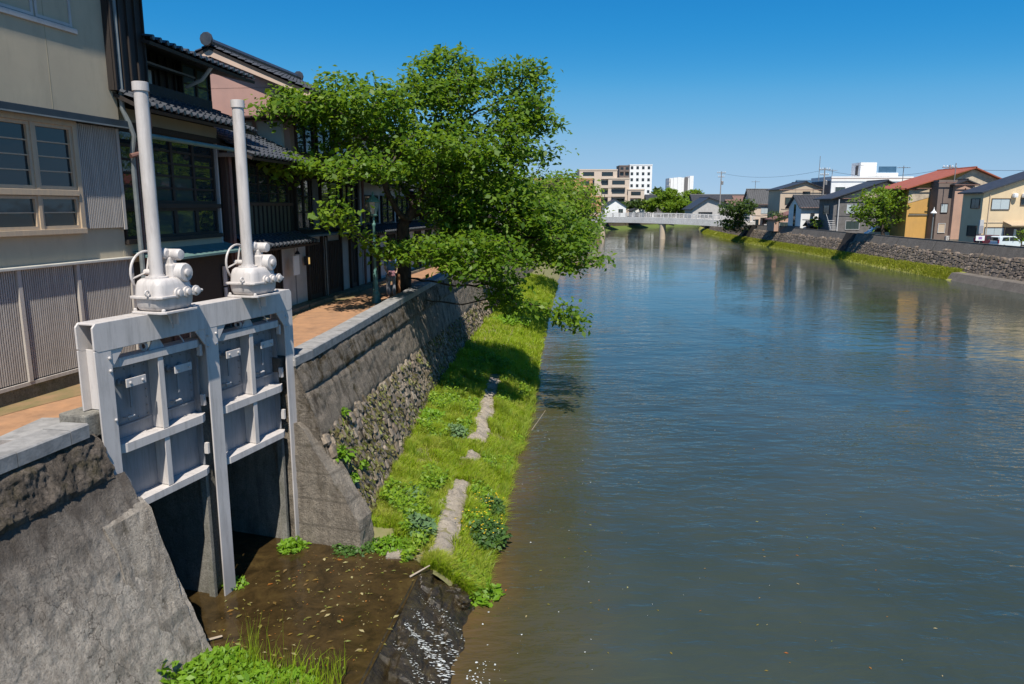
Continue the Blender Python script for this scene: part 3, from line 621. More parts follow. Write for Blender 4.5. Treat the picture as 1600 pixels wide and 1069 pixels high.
# ------------------------------------------------------------------ house kit (local frame: x along the street, -y to the river, z from the street)
class House:
    def __init__(s, name, label, ox, oy, deg, cat='house', z=ZP):
        s.o = Vector((ox, oy, z)); s.a = math.pi / 2 - R(deg); s.t = thing(name, label, cat, s.o, s.a)
        s.d = Vector((math.sin(R(deg)), math.cos(R(deg)), 0)); s.n = Vector((s.d.y, -s.d.x, 0))
    def uz(s, px, py, off=0):
        """street coordinate and height of a photo point on the facade plane, off metres towards the river"""
        a, b = ray(px, py); o = s.o + s.n * off
        Y = o.dot(s.n) / (a * s.n.x + s.n.y); p = Vector((a * Y, Y, EYE + b * Y)); return (p - o).dot(s.d), p.z - s.o.z
    def u(s, px, py=300, off=0): return s.uz(px, py, off)[0]
    def box(s, name, m, x0, x1, y0, y1, z0, z1, bevel=0, parent=None): return bx(name, m, parent or s.t, x0, x1, y0, y1, z0, z1, bevel)
    def window(s, x0, x1, z0, z1, cols, rows, fm, gm, y=-.02, fw=.05, mw=.03, gms=None):
        w = MB(); w.box(x0, x1, y - .05, y + .05, z0, z0 + fw); w.box(x0, x1, y - .05, y + .05, z1 - fw, z1)
        w.box(x0, x0 + fw, y - .05, y + .05, z0 + fw, z1 - fw); w.box(x1 - fw, x1, y - .05, y + .05, z0 + fw, z1 - fw)
        cw = (x1 - x0 - 2 * fw) / cols; rh = (z1 - z0 - 2 * fw) / rows
        for c in range(1, cols): w.box(x0 + fw + c * cw - mw, x0 + fw + c * cw + mw, y - .04, y + .04, z0 + fw, z1 - fw)
        for r in range(1, rows):
            for c in range(cols): w.box(x0 + fw + c * cw + (mw if c else 0), x0 + fw + (c + 1) * cw - (mw if c < cols - 1 else 0), y - .03, y + .03, z0 + fw + r * rh - mw * .5, z0 + fw + r * rh + mw * .5)
        o = w.build('window', fm, s.t)
        for c in range(cols):
            for r in range(rows):
                g = gms(c, r) if gms else gm
                bx('pane', g, o, x0 + fw + c * cw + (mw if c else 0), x0 + fw + (c + 1) * cw - (mw if c < cols - 1 else 0), y + .0, y + .012, z0 + fw + r * rh + (mw * .5 if r else 0), z0 + fw + (r + 1) * rh - (mw * .5 if r < rows - 1 else 0))
        return o
    def slats(s, x0, x1, z0, z1, y=-.03, pitch=.045, parent=None, mat_=None):
        o = bx('slat_backing', slat_gap, parent or s.t, x0, x1, y, y + .03, z0, z1)
        mb = MB(); n = int((x1 - x0) / pitch)
        for k in range(n): mb.box(x0 + (k + .2) * pitch, x0 + (k + .72) * pitch, y - .03, y - .001, z0 + .002, z1 - .002)
        stuff(mb.build('slats', mat_ or slat_m, o)); return o
    def boards(s, x0, x1, z0, z1, y=-.02, pitch=.28, m=None, m2=None):
        o = bx('board_wall', m or wood_dark, s.t, x0, x1, y, y + .1, z0, z1); n = max(1, round((x1 - x0) / pitch))
        for k in range(n + 1): bx('batten', m2 or m or wood_dark, o, x0 + k * (x1 - x0) / n - .02, x0 + k * (x1 - x0) / n + .02, y - .03, y - .001, z0 + .003, z1 - .003)
        return o
    def roof(s, name, x0, x1, ye, ze, yr, zr, m=None, pitch=.27, row=.26, thick=.07):
        m = m or tile_m; L = math.hypot(yr - ye, zr - ze); nr = max(1, round(L / row)); nc = max(1, round((x1 - x0) / pitch)); k = 6
        nrm = Vector((0, -(zr - ze), (yr - ye))).normalized() * (1 if yr > ye else -1)
        if nrm.z < 0: nrm = -nrm
        vs = []; fs = []; W = nc * k + 1
        for r in range(nr):
            for e in (0, 1):
                t = (r + e) / nr; base = Vector((0, ye + (yr - ye) * t, ze + (zr - ze) * t)); lift = .035 * (1 - e)
                for c in range(W):
                    ph = (c % k) / k; hgt = .045 * math.sin(ph * 2 * math.pi) * (1.2 if ph < .5 else .5)
                    vs.append(tuple(base + Vector((x0 + (x1 - x0) * c / (W - 1), 0, 0)) + nrm * (hgt + lift)))
        for r in range(nr):
            b0 = 2 * r * W
            for c in range(W - 1):
                fs.append((b0 + c, b0 + c + 1, b0 + W + c + 1, b0 + W + c))
                if r: p = b0 - W; fs.append((p + c, p + c + 1, b0 + c + 1, b0 + c))
        mb = MB(); mb.add(vs, fs); o = mb.build(name, m, s.t, smooth=True); stuff(o)
        th = nrm * -.05; th2 = nrm * -(.05 + thick)
        A, B = Vector((x0, ye, ze)), Vector((x1, ye, ze)); C, Dd = Vector((x1, yr, zr)), Vector((x0, yr, zr))
        mb = MB(); mb.add([A + th, B + th, C + th, Dd + th, A + th2, B + th2, C + th2, Dd + th2], [(0, 1, 2, 3), (7, 6, 5, 4), (0, 4, 5, 1), (1, 5, 6, 2), (2, 6, 7, 3), (3, 7, 4, 0)])
        mb.build('roof_boards', wood_dark, s.t)
        caps = MB()
        for c in range(nc): caps.lathe((x0 + (c + .27) * (x1 - x0) / nc, ye, ze + .03), [(.055, .02), (.055, -.03)], 8, 'y')
        stuff(caps.build('eave_tile_ends', m, s.t)); return o
    def ridge(s, x0, x1, y, z, r=.13):
        MB().tube([(x0, y, z), (x1, y, z)], r, 8).build('ridge', tile_m, s.t, True)
        for x in (x0, x1): MB().lathe((x, y, z + .05), [(.2, -.05), (.22, 0), (.2, .05)], 10, 'x').build('ridge_end_tile', tile_m, s.t, True)
    def pipe(s, name, pts, r=.045, m=None): return MB().tube(pts, r, 8).build(name, m or pipe_m, s.t, True)

# ---- beige house
B = House('beige_house', 'beige plastered house with pale wooden windows and slatted panels, at the left edge', -7.9 - .196 * 6, 14.67 - .981 * 6, 11.3)
u, z = B.uz, None
xe = B.u(178, 195); zf = B.uz(90, 182)[1]; zs = B.uz(60, 300)[1]; zb = B.uz(60, 362)[1]; zt = B.uz(100, 410)[1]
B.box('wall', plaster_b, -1, xe, 0, 7, .5, zf - .05); B.box('upper_wall', plaster_b, -1, xe, -.12, 7, zf + .08, 9.6)
B.box('wall_joint', mat('plaster_joint', (.36, .31, .21)), B.u(68, 120), B.u(68, 120) + .012, -.123, -.1, zf + .1, 9.5)
B.box('flashing', flash_m, -1, xe + .05, -.28, -.001, zf - .06, zf + .07, .01); B.box('flashing_lip', pipe_m, -1, xe + .05, -.30, -.275, zf - .075, zf - .05)
x_r = B.u(112, 270); x_m = B.u(47, 270); x_p1 = B.u(118, 280); 
ztop = zf - .16
for xa, xb in ((x_m - 1.12, x_m - .0), (x_m + .07, x_r)):
    B.window(xa, xb, zs + .05, ztop, 1, 4, wood_pale, glass_d, -.03, .06, .02)
    B.window(xa, xb, zb + .04, zs - .07, 1, 2, wood_pale, glass_g, -.03, .05, .02)
B.window(x_m - 2.3, x_m - 1.19, zs + .05, ztop, 1, 4, wood_pale, glass_d, -.03, .06, .02)
B.box('window_post', wood_pale, x_m + .0, x_m + .07, -.1, .03, zb, ztop); B.box('window_post', wood_pale, x_m - 1.19, x_m - 1.12, -.1, .03, zb, ztop)
B.box('window_post', wood_pale, x_r, x_r + .1, -.11, .03, zb - .02, ztop + .1)
B.box('window_sill', wood_pale, -1, x_r, -.13, -.002, zs - .06, zs + .045, .006); B.box('window_sill', wood_pale, -1, x_r + .1, -.13, -.002, zb - .06, zb + .035, .006); B.box('lintel', wood_pale, -1, x_r, -.12, -.002, ztop + .001, ztop + .1)
B.slats(x_r + .13, xe - .08, zb + .02, ztop + .08, -.05); B.box('corner_board', slat_m, xe - .075, xe, -.09, -.002, zb - .02, ztop + .08)
B.box('trim_rail', mat('pale_trim', (.52, .50, .44), (.44, .42, .37), 4, .6), -1, xe + .02, -.16, -.002, zt - .05, zt, .01)
zl = B.uz(60, 596)[1]
xs = [-1, B.u(-60, 500), B.u(30, 500), B.u(122, 490), xe]
for k in range(4):
    if xs[k + 1] - xs[k] > .2: B.slats(xs[k] + .05, xs[k + 1] - .04, zl + .08, zt - .052, -.04)
    B.box('panel_post', slat_m, xs[k + 1] - .04, xs[k + 1] + .04, -.11, -.002, zl + .06, zt - .051)
B.box('bottom_rail', slat_m, -1, xe, -.1, -.003, zl, zl + .06); B.box('base', base_conc, -1, xe, -.06, .5, -.02, zl - .001, .01)
x0, z0 = B.uz(112, 47, .12); xl = B.u(52, 20, .12)
def bw(xa, xb): B.window(xa, xb, z0 + .04, z0 + 1.5, 1, 3, plaster_w, glass_b, -.09, .05, .02)
bw(xl + .02, x0); bw(2 * xl - x0, xl - .02); B.box('window_sill', plaster_w, 2 * xl - x0 - .1, x0 + .1, -.16, -.121, z0 - .06, z0 + .03, .01)
B.pipe('downpipe', [(xe + .03, -.2, 9.4), (xe + .03, -.2, zf + .3), (xe + .1, -.26, zf + .05), (xe + .16, -.3, zf - .2), (xe + .2, -.2, zf - .5), (xe + .2, -.2, .1)], .05)
B.pipe('downpipe', [(xe + .36, -.16, zf - .3), (xe + .36, -.16, .1)], .035, pipe_br)
B.box('roof_slab', tile_m, -1.2, xe + .3, -.7, 7.3, 9.6, 9.8)

# ---- dark timber house
K = House('timber_house', 'dark timber house with gridded upper window and two tiled roofs, beside the beige house', -7.87, 14.95, 5)
xe = K.u(345, 300); ztile = K.uz(265, 168, .75)[1]
K.box('wall', wood_dark, 0, xe, .06, 7, 0, ztile + .6)
zw1, zw0 = K.uz(280, 215)[1], K.uz(280, 372)[1]; xa, xb = .12, K.u(335, 300)
zm = K.uz(300, 322)[1]
K.window(xa, xb, zm + .05, zw1, 4, 5, wood_dark, glass_d, .0, .07, .05, gms=lambda c, r: glass_g if (c in (1, 2) and r < 2) else glass_d)
K.window(xa, xb, zw0 + .05, zm - .05, 4, 1, wood_dark, glass_g, .0, .06, .07, gms=lambda c, r: glass_d if c in (0, 3) else glass_p if c == 9 else glass_g)
K.box('rail_beam', wood_dark, xa - .05, xb + .1, -.1, .05, zm - .05, zm + .05); K.box('sill', wood_dark, xa - .05, xb + .12, -.12, .05, zw0 - .04, zw0 + .05)
K.box('plaster_band', plaster_b, 0, xb + .22, -.03, .05, zw0 - .42, zw0 - .05); K.box('corner_strip', plaster_w, xb + .16, xb + .2, -.05, .05, zw0 - .4, zw1)
zc = K.uz(320, 395, .5)[1]
mb = MB(); mb.prism([(-.62, zc - .07), (-.62, zc - .02), (.04, zc + .17), (.04, zc + .12)], 0.3, xe + .05, 'x'); mb.build('copper_awning', copper, K.t)
K.pipe('gutter', [(0, -.62, ztile - .62), (xe + .1, -.62, ztile - .62)], .05, copper)
K.box('plaster_frieze', plaster_b, .0, xe, .0, .058, zw1 + .1, ztile - .05)
K.box('eave_beam', wood_dark, 0, xe + .1, -.1, -.001, zw1, zw1 + .12)
K.roof('pent_roof', -.05, xe + .6, -.8, ztile - .08, .75, ztile + .66)
K.box('upper_wall', wood_dark, 0, xe + 1.2, .75, 7, ztile - .1, ztile + 1.56)
zg = K.uz(260, 140)[1]
y2 = .72
for k in range(14): K.box('batten', wood_dark, .1 + k * .34, .14 + k * .34, y2 - .03, y2 + .02, ztile + .62, ztile + 1.5)
for k in range(2): K.window(1.3 + k * .85, 2.05 + k * .85, ztile + .68, ztile + 1.12, 2, 1, wood_dark, glass_b, y2 - .02, .04, .03, gms=lambda c, r: glass_p if k else glass_b)
K.window(xe - .35, xe + 1.1, ztile + .55, ztile + 1.5, 2, 2, wood_dark, glass_b, y2 - .06, .06, .04)
mb = MB(); mb.prism([(.25, ztile + 1.08), (.25, ztile + 1.12), (.74, ztile + 1.22), (.74, ztile + 1.18)], 0.8, xe - .4, 'x'); mb.build('board_awning', mat('grey_board', (.16, .16, .16)), K.t)
zme = K.uz(300, 105, .4)[1]
K.roof('main_roof', .9, xe + 1.5, -.45, ztile + 1.36, 3.6, ztile + 2.35); K.ridge(.9, xe + 1.5, 3.6, ztile + 2.44, .1)
K.box('gable_tower', wood_dark, -.15, 1.0, -.25, 6.5, ztile + .2, ztile + 2.55)
for k in range(5): K.box('tower_batten', wood_dark, -.13 + k * .27, -.09 + k * .27, -.29, -.251, ztile + .2, ztile + 2.5)
K.roof('tower_roof', -.3, 1.4, -.75, ztile + 2.45, 2.2, ztile + 3.4)
K.pipe('brown_elbow_pipe', [(.12, -.72, ztile - .1), (.22, -.68, ztile - .45), (.25, -.5, ztile - .75), (.3, -.4, ztile - .95), (.1, -.3, ztile - 1.02)], .05, pipe_br)
K.pipe('gutter_pipe', [(xe - .8, -.4, ztile + 1.3), (xe - .75, -.1, ztile + 1.0), (xe - .6, .4, ztile + .85)], .045, plaster_w)
K.box('shopfront', wood_dark, 0.1, xe, .0, .058, .1, zc); K.box('door', wood_red, 1.6, 2.5, -.03, -.001, .12, 2.0); K.box('door_glass', glass_d, 1.72, 2.38, -.04, -.031, .9, 1.9)
K.box('step', base_conc, 0, xe, -.35, .1, -.02, .14, .02)
K.box('white_notice', plaster_w, xe - .28, xe - .1, -.06, -.03, 1.25, 1.75); K.box('white_notice', plaster_w, xe - .26, xe - .12, -.06, -.03, .95, 1.2)

# ---- lattice house
def shop(Hh, x0, x1, zc, doors, posts=True):
    Hh.box('shopfront', plaster_w, x0, x1, .02, .06, .1, zc)
    for a, c2, m_ in doors:
        o = Hh.box('door', m_, a, c2, -.03, .019, .12, 2.05); n = max(2, int((c2 - a) / .16))
        for k in range(n): bx('door_slat', wood_dark, o, a + (k + .3) * (c2 - a) / n, a + (k + .65) * (c2 - a) / n, -.05, -.031, .3, 2.0)
        Hh.box('door_post', wood_dark, a - .1, a - .002, -.08, .019, .0, zc); Hh.box('door_post', wood_dark, c2 + .002, c2 + .1, -.08, .019, .0, zc)
    Hh.box('step', base_conc, x0, x1, -.4, .1, -.02, .13, .02)
L3 = House('lattice_house', 'low timber house with lattice balcony and black tiled roof, beside the farther actuator pipe', K.o.x + K.d.x * (xe + .05), K.o.y + K.d.y * (xe + .05), 5.5)
w3 = L3.u(458, 350)
L3.box('wall', wood_dark, 0.05, w3, .06, 7, 0, 4.6)
L3.window(.7, w3 - .35, 3.35, 4.45, 5, 4, wood_dark, glass_d, .0, .06, .03)
o = L3.box('balcony_panel', mat('balcony_boards', (.10, .085, .06), (.07, .06, .045), 5, .8, .2, (6, 6, .5)), .7, w3 - .3, -.06, .05, 2.5, 3.3)
for k in range(13): bx('balcony_slat', wood_dark, o, .75 + k * (w3 - 1.1) / 12, .79 + k * (w3 - 1.1) / 12, -.1, -.061, 2.5, 3.3)
L3.box('balcony_rail', wood_red, .6, w3 - .2, -.12, .05, 3.3, 3.38)
L3.pipe('downpipe', [(.3, -.12, 4.6), (.3, -.12, .1)], .05, pipe_br); L3.box('red_pillar', wood_red, .1, .24, -.1, .05, 0, 4.7)
L3.roof('pent_roof', .3, w3 + .1, -.8, 2.18, .05, 2.5); L3.roof('main_roof', -.1, w3 + .2, -.95, 4.55, 3.4, 6.5); L3.ridge(-.1, w3 + .2, 3.4, 6.62)
L3.box('eave_fascia', mat('eave_board', (.30, .25, .22), (.22, .19, .17)), -.05, .02, -.9, 2.5, 4.52, 4.62)
shop(L3, .1, w3, 2.15, [(1.0, 1.9, wood_red), (2.4, 3.3, wood_dark)])
L3.box('hanging_sign', white_wall, w3 - .9, w3 - .45, -.32, -.29, 1.15, 1.75)
MB().lathe((w3 - .65, -.35, 1.8), [(.09, 0), (.05, .08), (.015, .1), (.015, .2)], 10).build('wall_lamp', flash_m, L3.t, True)

# ---- pink gabled house
G4 = House('gabled_house', 'tall house with pink plaster gable and black roof rising behind the timber house', L3.o.x + L3.d.x * (w3 + .05), L3.o.y + L3.d.y * (w3 + .05), 8)
pink = mat('pink_plaster', (.42, .25, .21), (.36, .22, .19), 1.5, .9, .05); pink2 = mat('pale_verge', (.58, .42, .32), (.5, .37, .29), 2, .8)
w4 = 6.4
G4.box('wall', wood_dark, 0.05, w4, .06, 5.2, 0, 4.8); 
G4.box('upper_wall', pink, .3, w4, .1, 4.9, 4.8, 7.0)
mb = MB(); mb.prism([(.1, 6.98), (4.9, 6.98), (2.5, 7.98)], .3, w4, 'x'); mb.build('gable', pink, G4.t)
for sg in (0, 1):
    ye, yr = ((-.75, 2.5) if sg == 0 else (5.75, 2.5)); G4.roof('main_roof', .0, w4 + .3, ye, 6.85, yr, 8.25)
    mb = MB(); q = 1 if sg == 0 else -1
    mb.prism([(ye + .0, 6.62), (ye, 6.78), (yr, 8.16), (yr, 7.92)], .02, .1, 'x'); mb.build('verge_board', pink2, G4.t)
G4.ridge(-.1, w4 + .3, 2.5, 8.36)
mb = MB(); mb.prism([(-.55, 6.0), (-.55, 6.05), (5, 6.05), (5, 6.0)], -.45, .3, 'x'); mb.build('gable_awning', wood_red, G4.t)
mb = MB()
for k, (ya, yb2) in enumerate(((.3, 1.2), (1.35, 2.3))):
    o = bx('gable_window', plaster_w, G4.t, .24, .3, ya, yb2, 4.95, 5.95); bx('pane', glass_p, o, .225, .239, ya + .06, yb2 - .06, 5.01, 5.89)
for k in range(3): G4.window(.6 + k * 1.7, 2.0 + k * 1.7, 5.0, 6.3, 2, 1, wood_red, glass_b, .06, .05, .03)
G4.roof('pent_roof', -.1, w4, -1.0, 4.35, .1, 4.85)
G4.box('lean_to_parapet', pink2, -.25, .04, -.7, 4.8, 4.5, 4.72)
for k in range(3): G4.window(.2 + k * 2.05, 1.95 + k * 2.05, 2.5, 4.2, 3 if k != 1 else 2, 3, wood_dark, glass_d, .0, .08, .04)
G4.box('sliding_shutter', mat('grey_shutter', (.12, .13, .14)), 1.5, 1.95, -.07, -.03, 2.5, 4.2)
G4.box('copper_awning', mat('blue_grey_metal', (.12, .15, .17)), -.05, 3.6, -.55, .05, 2.3, 2.36); G4.roof('pent_roof', 3.7, w4, -.6, 2.2, .05, 2.5)
shop(G4, 0.05, w4, 2.25, [(.95, 2.1, wood_dark), (2.6, 3.9, wood_dark), (5.0, 5.6, wood_red)])
o = bx('wall_lantern', flash_m, G4.t, .52, .66, -.2, -.06, 1.35, 1.65); lm, nt, b = nodes_of('lantern_glow'); b.inputs['Base Color'].default_value = (.8, .55, .2, 1); b.inputs['Emission Color'].default_value = (1, .62, .2, 1); b.inputs['Emission Strength'].default_value = .5
bx('lantern_pane', lm, o, .54, .64, -.212, -.201, 1.39, 1.61)
G4.pipe('downpipe', [(w4 - .1, -.15, 6.7), (w4 - .1, -.15, .1)], .06, pipe_br); G4.pipe('downpipe', [(2.35, -.1, 2.2), (2.35, -.1, .1)], .03, pipe_m)
# ---- houses further along the street
def row_house(name, label, prev, wprev, deg, w, hgt, wallm, upm, seed):
    r = random.Random(seed); Hh = House(name, label, prev.o.x + prev.d.x * (wprev + .08), prev.o.y + prev.d.y * (wprev + .08), deg)
    Hh.box('wall', wallm, .03, w, .06, 6, 0, hgt - 2.2); Hh.box('upper_wall', upm, .03, w, 1.3, 6, hgt - 2.2, hgt)
    n = int(w / 2)
    for k in range(n):
        Hh.window(.3 + k * w / n, (k + 1) * w / n - .25, 2.55, 3.75, 2, 2, wood_dark, glass_d, .0, .06, .03)
        Hh.window(.4 + k * w / n, (k + 1) * w / n - .5, hgt - 1.5, hgt - .5, 2, 1, wood_red, glass_b, 1.27, .05, .03)
    Hh.roof('pent_roof', -.05, w, -.6, 2.2, .05, 2.5); Hh.roof('middle_roof', -.05, w, -.8, hgt - 2.4, 1.3, hgt - 1.75); Hh.roof('main_roof', -.1, w + .1, .6, hgt - .1, 3.6, hgt + 1.4)
    Hh.roof('rear_roof', -.1, w + .1, 6.6, hgt - .1, 3.6, hgt + 1.4); Hh.ridge(-.1, w + .1, 3.6, hgt + 1.5)
    mb = MB(); mb.prism([(1.3, hgt), (6, hgt), (3.6, hgt + 1.25)], .05, .2, 'x'); mb.build('gable', upm, Hh.t)
    shop(Hh, .05, w, 2.2, [(1 + 2.4 * k, 1.95 + 2.4 * k, r.choice((wood_dark, wood_red))) for k in range(int((w - 1) / 2.4))]); return Hh
H5 = row_house('town_house', 'town house with cream upper storey partly hidden by the big tree', G4, w4, 8, 7.0, 6.6, plaster_w, plaster_c, 1)
H6 = row_house('town_house', 'town house with red brown boards behind the street lamp and tree', H5, 7.0, 7, 7.5, 6.2, wood_red, plaster_c, 2)
H7 = row_house('town_house', 'last visible town house down the promenade behind the foliage', H6, 7.5, 7, 9, 6.0, wood_dark, plaster_w, 3)

# ------------------------------------------------------------------ street lamp, person, post
lp = atZ(588, 473, ZP); t = thing('street_lamp', 'green cast iron street lamp with glass lantern on the promenade', 'street lamp', lp)
MB().lathe((0, 0, 0), [(.17, 0), (.17, .08), (.13, .16), (.14, .3), (.11, .34), (.09, .4), (.1, .46), (.075, .5), (.085, .95), (.06, 1.1), (.05, 1.14), (.045, 2.6), (.07, 2.64), (.07, 2.7), (.04, 2.74), (.035, 2.95)], 14).build('post', lamp_green, t, True)
MB().lathe((0, 0, 2.93), [(.03, 0), (.13, .03), (.15, .06), (.1, .08)], 12).build('cradle', lamp_green, t, True)
for k in range(6):
    a = k * math.pi / 3; MB().tube([(.1 * math.cos(a), .1 * math.sin(a), 3.0), (.21 * math.cos(a), .21 * math.sin(a), 3.42)], .01, 5).build('lantern_bar', lamp_green, t)
MB().lathe((0, 0, 3.0), [(.095, 0), (.2, .42)], 6).build('lantern_glass', glass('lamp_glass', (.30, .34, .33), .08), t)
MB().lathe((0, 0, 3.42), [(.26, 0), (.25, .03), (.13, .15), (.06, .18), (.05, .24), (.02, .27), (.03, .3), (.005, .36)], 12).build('lantern_roof', lamp_green, t, True)
def skin(name, pts, edges, rad, mtl, parent, sub=2):
    me = bpy.data.meshes.new(name); me.from_pydata(pts, edges, []); me.materials.append(mtl); o = meshobj(name, me, parent)
    o.modifiers.new('skin', 'SKIN'); bpy.context.view_layer.update()
    for i, r_ in enumerate(rad): me.skin_vertices[0].data[i].radius = (r_, r_ * (.75 if i in (1, 2) else 1))
    me.skin_vertices[0].data[0].use_root = True
    s_ = o.modifiers.new('sub', 'SUBSURF'); s_.levels = s_.render_levels = sub; return o
pp = atZ(612, 466, ZP); t = thing('person', 'person in blue top and grey trousers standing on the promenade beyond the lamp', 'person', pp, R(20))
skinm = mat('skin', (.5, .32, .23)); blue = mat('blue_cloth', (.12, .25, .42), (.09, .2, .35), 9, .9); grey = mat('grey_cloth', (.27, .28, .31), (.2, .21, .24), 9, .9)
skin('body', [(0, 0, .9), (0, 0, 1.15), (0, 0, 1.35), (0, 0, 1.45), (0, .0, 1.56), (0, 0, 1.66), (.17, 0, 1.37), (.22, -.03, 1.12), (.16, -.16, .95), (.13, -.24, .93), (-.17, 0, 1.37), (-.22, -.03, 1.12), (-.16, -.16, .95), (-.13, -.24, .93), (.09, 0, .82), (.1, -.02, .46), (.1, 0, .07), (.1, -.13, .03), (-.09, 0, .82), (-.1, .04, .46), (-.1, .08, .07), (-.1, -.04, .03)],
     [(0, 1), (1, 2), (2, 3), (3, 4), (4, 5), (2, 6), (6, 7), (7, 8), (8, 9), (2, 10), (10, 11), (11, 12), (12, 13), (0, 14), (14, 15), (15, 16), (16, 17), (0, 18), (18, 19), (19, 20), (20, 21)],
     [.13, .12, .13, .05, .085, .07, .055, .042, .034, .03, .055, .042, .034, .03, .085, .058, .042, .035, .085, .058, .042, .035], skinm, t)
skin('shirt', [(0, 0, .92), (0, 0, 1.15), (0, 0, 1.36), (.17, 0, 1.38), (.215, -.03, 1.16), (-.17, 0, 1.38), (-.215, -.03, 1.16)], [(0, 1), (1, 2), (2, 3), (3, 4), (2, 5), (5, 6)], [.165, .155, .15, .078, .065, .078, .065], blue, t)
skin('trousers', [(0, 0, .93), (.09, 0, .82), (.1, -.02, .46), (.1, 0, .1), (-.09, 0, .82), (-.1, .04, .46), (-.1, .08, .1)], [(0, 1), (1, 2), (2, 3), (0, 4), (4, 5), (5, 6)], [.15, .105, .08, .07, .105, .08, .07], grey, t)
MB().lathe((0, .01, 1.58), [(.1, -.02), (.112, .05), (.09, .12), (.03, .16)], 12).build('hair', mat('dark_hair', (.02, .016, .014)), t, True)
hb = MB().box(-.14, .1, -.3, -.2, .82, 1.02).build('shopping_bag', mat('patterned_bag', (.45, .2, .22), (.06, .05, .09), 22, .8), None, bevel=.03); hb.location = pp; hb.rotation_euler = (0, 0, R(20)); tag(hb, 'small patterned bag held by the person on the promenade', 'bag')
q = atZ(624, 462, ZP); bo = MB().lathe((0, 0, 0), [(.06, 0), (.06, .75), (.05, .8), (.02, .82)], 10).build('wooden_post', mat('orange_post', (.42, .2, .09), (.33, .15, .07), 5, .8), None, True); bo.location = q; tag(bo, 'short orange brown wooden post behind the coping near the tree trunk', 'post')

# ------------------------------------------------------------------ trees
def grow(att, seeds, step=.3, infl=3.0, kill=.55, maxit=220):
    nodes = [Vector(s) for s in seeds[0]]; par = [-1] + list(range(len(nodes) - 1)); att = [Vector(a) for a in att]
    for it in range(maxit):
        if not att: break
        kd = kdtree.KDTree(len(nodes))
        for i, n_ in enumerate(nodes): kd.insert(n_, i)
        kd.balance(); acc = {}; keep = []
        for a in att:
            co, i, dist = kd.find(a)
            if dist < kill: continue
            keep.append(a)
            if dist < infl or it < 8: acc.setdefault(i, Vector()); acc[i] += (a - co).normalized()
        if not acc: break
        att = keep
        for i, v in acc.items():
            if v.length < 1e-4: continue
            p = nodes[i] + (v.normalized() + Vector((random.uniform(-.22, .22), random.uniform(-.22, .22), random.uniform(-.2, .16)))).normalized() * step
            nodes.append(p); par.append(i)
        if len(nodes) > 9000: break
    return nodes, par
def tree(name, label, lobes, seed_path, natt, leafm, lsize, per, trunk_r, cat='tree', group=None, step=.32, spread=.3, flat=.55, gap=.6, infl=3.0, kill=.55, clear=()):
    """lobes: (centre, radii, weight) volumes filled with shoots; skeleton grown into them; leaves on the thin twigs"""
    W = np.array([l[2] for l in lobes]); W = W / W.sum(); att = []
    tries = 0
    while len(att) < natt and tries < natt * 30:
        tries += 1
        c, r, _ = lobes[rng.choice(len(lobes), p=W)]; v = rng.normal(size=3); v /= np.linalg.norm(v); v *= rng.random() ** (1 / 2.2)
        p = Vector((c[0] + v[0] * r[0], c[1] + v[1] * r[1], c[2] + v[2] * r[2]))
        if noise.noise((p.x * gap, p.y * gap, p.z * gap * 1.9)) < -.2: continue       # open pockets in the crown
        if clear:              # pruned round the lamp and the view of its lantern
            c_, s_ = math.cos(PIT), math.sin(PIT); dn = EYE - p.z; fw = p.y * c_ + dn * s_; qx, qy = CX + F * p.x / fw, CY + F * (dn * c_ - p.y * s_) / fw
            if any(a_ < qx < b2 and c2_ < qy < d2 and p.y < 27.5 for a_, b2, c2_, d2 in clear): continue
        att.append(p)
    nodes, par = grow(att, [seed_path], step, infl, kill); n = len(nodes); w = [0.0] * n; kids = [0] * n
    for i in range(n - 1, 0, -1):
        if kids[i] == 0: w[i] = 1.0
        w[par[i]] += w[i]; kids[par[i]] += 1
    tot = max(w); rad = [max(.008, trunk_r * (x / tot) ** .46) for x in w]
    for i in range(len(seed_path)): rad[i] = max(rad[i], trunk_r * (1.35 - .5 * i / len(seed_path)) * (1 if i < len(seed_path) else .8))
    V = []; Q = []
    for i in range(1, n):
        a, c2 = nodes[par[i]], nodes[i]; ra, rc = min(rad[par[i]], rad[i] * 1.5 if i >= len(seed_path) else 9), rad[i]; d_ = (c2 - a)
        if d_.length < 1e-5: continue
        d_.normalize(); e1 = d_.orthogonal().normalized(); e2 = d_.cross(e1); k = 8 if rc > .06 else 4; s0 = len(V)
        for p_, r_ in ((a, ra), (c2, rc)):
            for j in range(k): an = 2 * math.pi * j / k; V.append(tuple(p_ + (e1 * math.cos(an) + e2 * math.sin(an)) * r_))
        for j in range(k): Q.append((s0 + j, s0 + (j + 1) % k, s0 + k + (j + 1) % k, s0 + k + j))
    base = Vector(seed_path[0]); t = thing(name, label, cat, base, 0, group)
    Vn = np.array(V) - np.array(base); meshobj('trunk', fastmesh('trunk', Vn, Q, bark), t)
    tw = [i for i in range(len(seed_path), n) if w[i] <= 7]
    P = np.array([nodes[i] for i in tw]); P = np.repeat(P, per, axis=0); m_ = len(P)
    P = P + rng.normal(size=(m_, 3)) * np.array([spread, spread, spread * flat]); leaves_mesh(P - np.array(base), lsize, leafm, t, 'crown'); return t
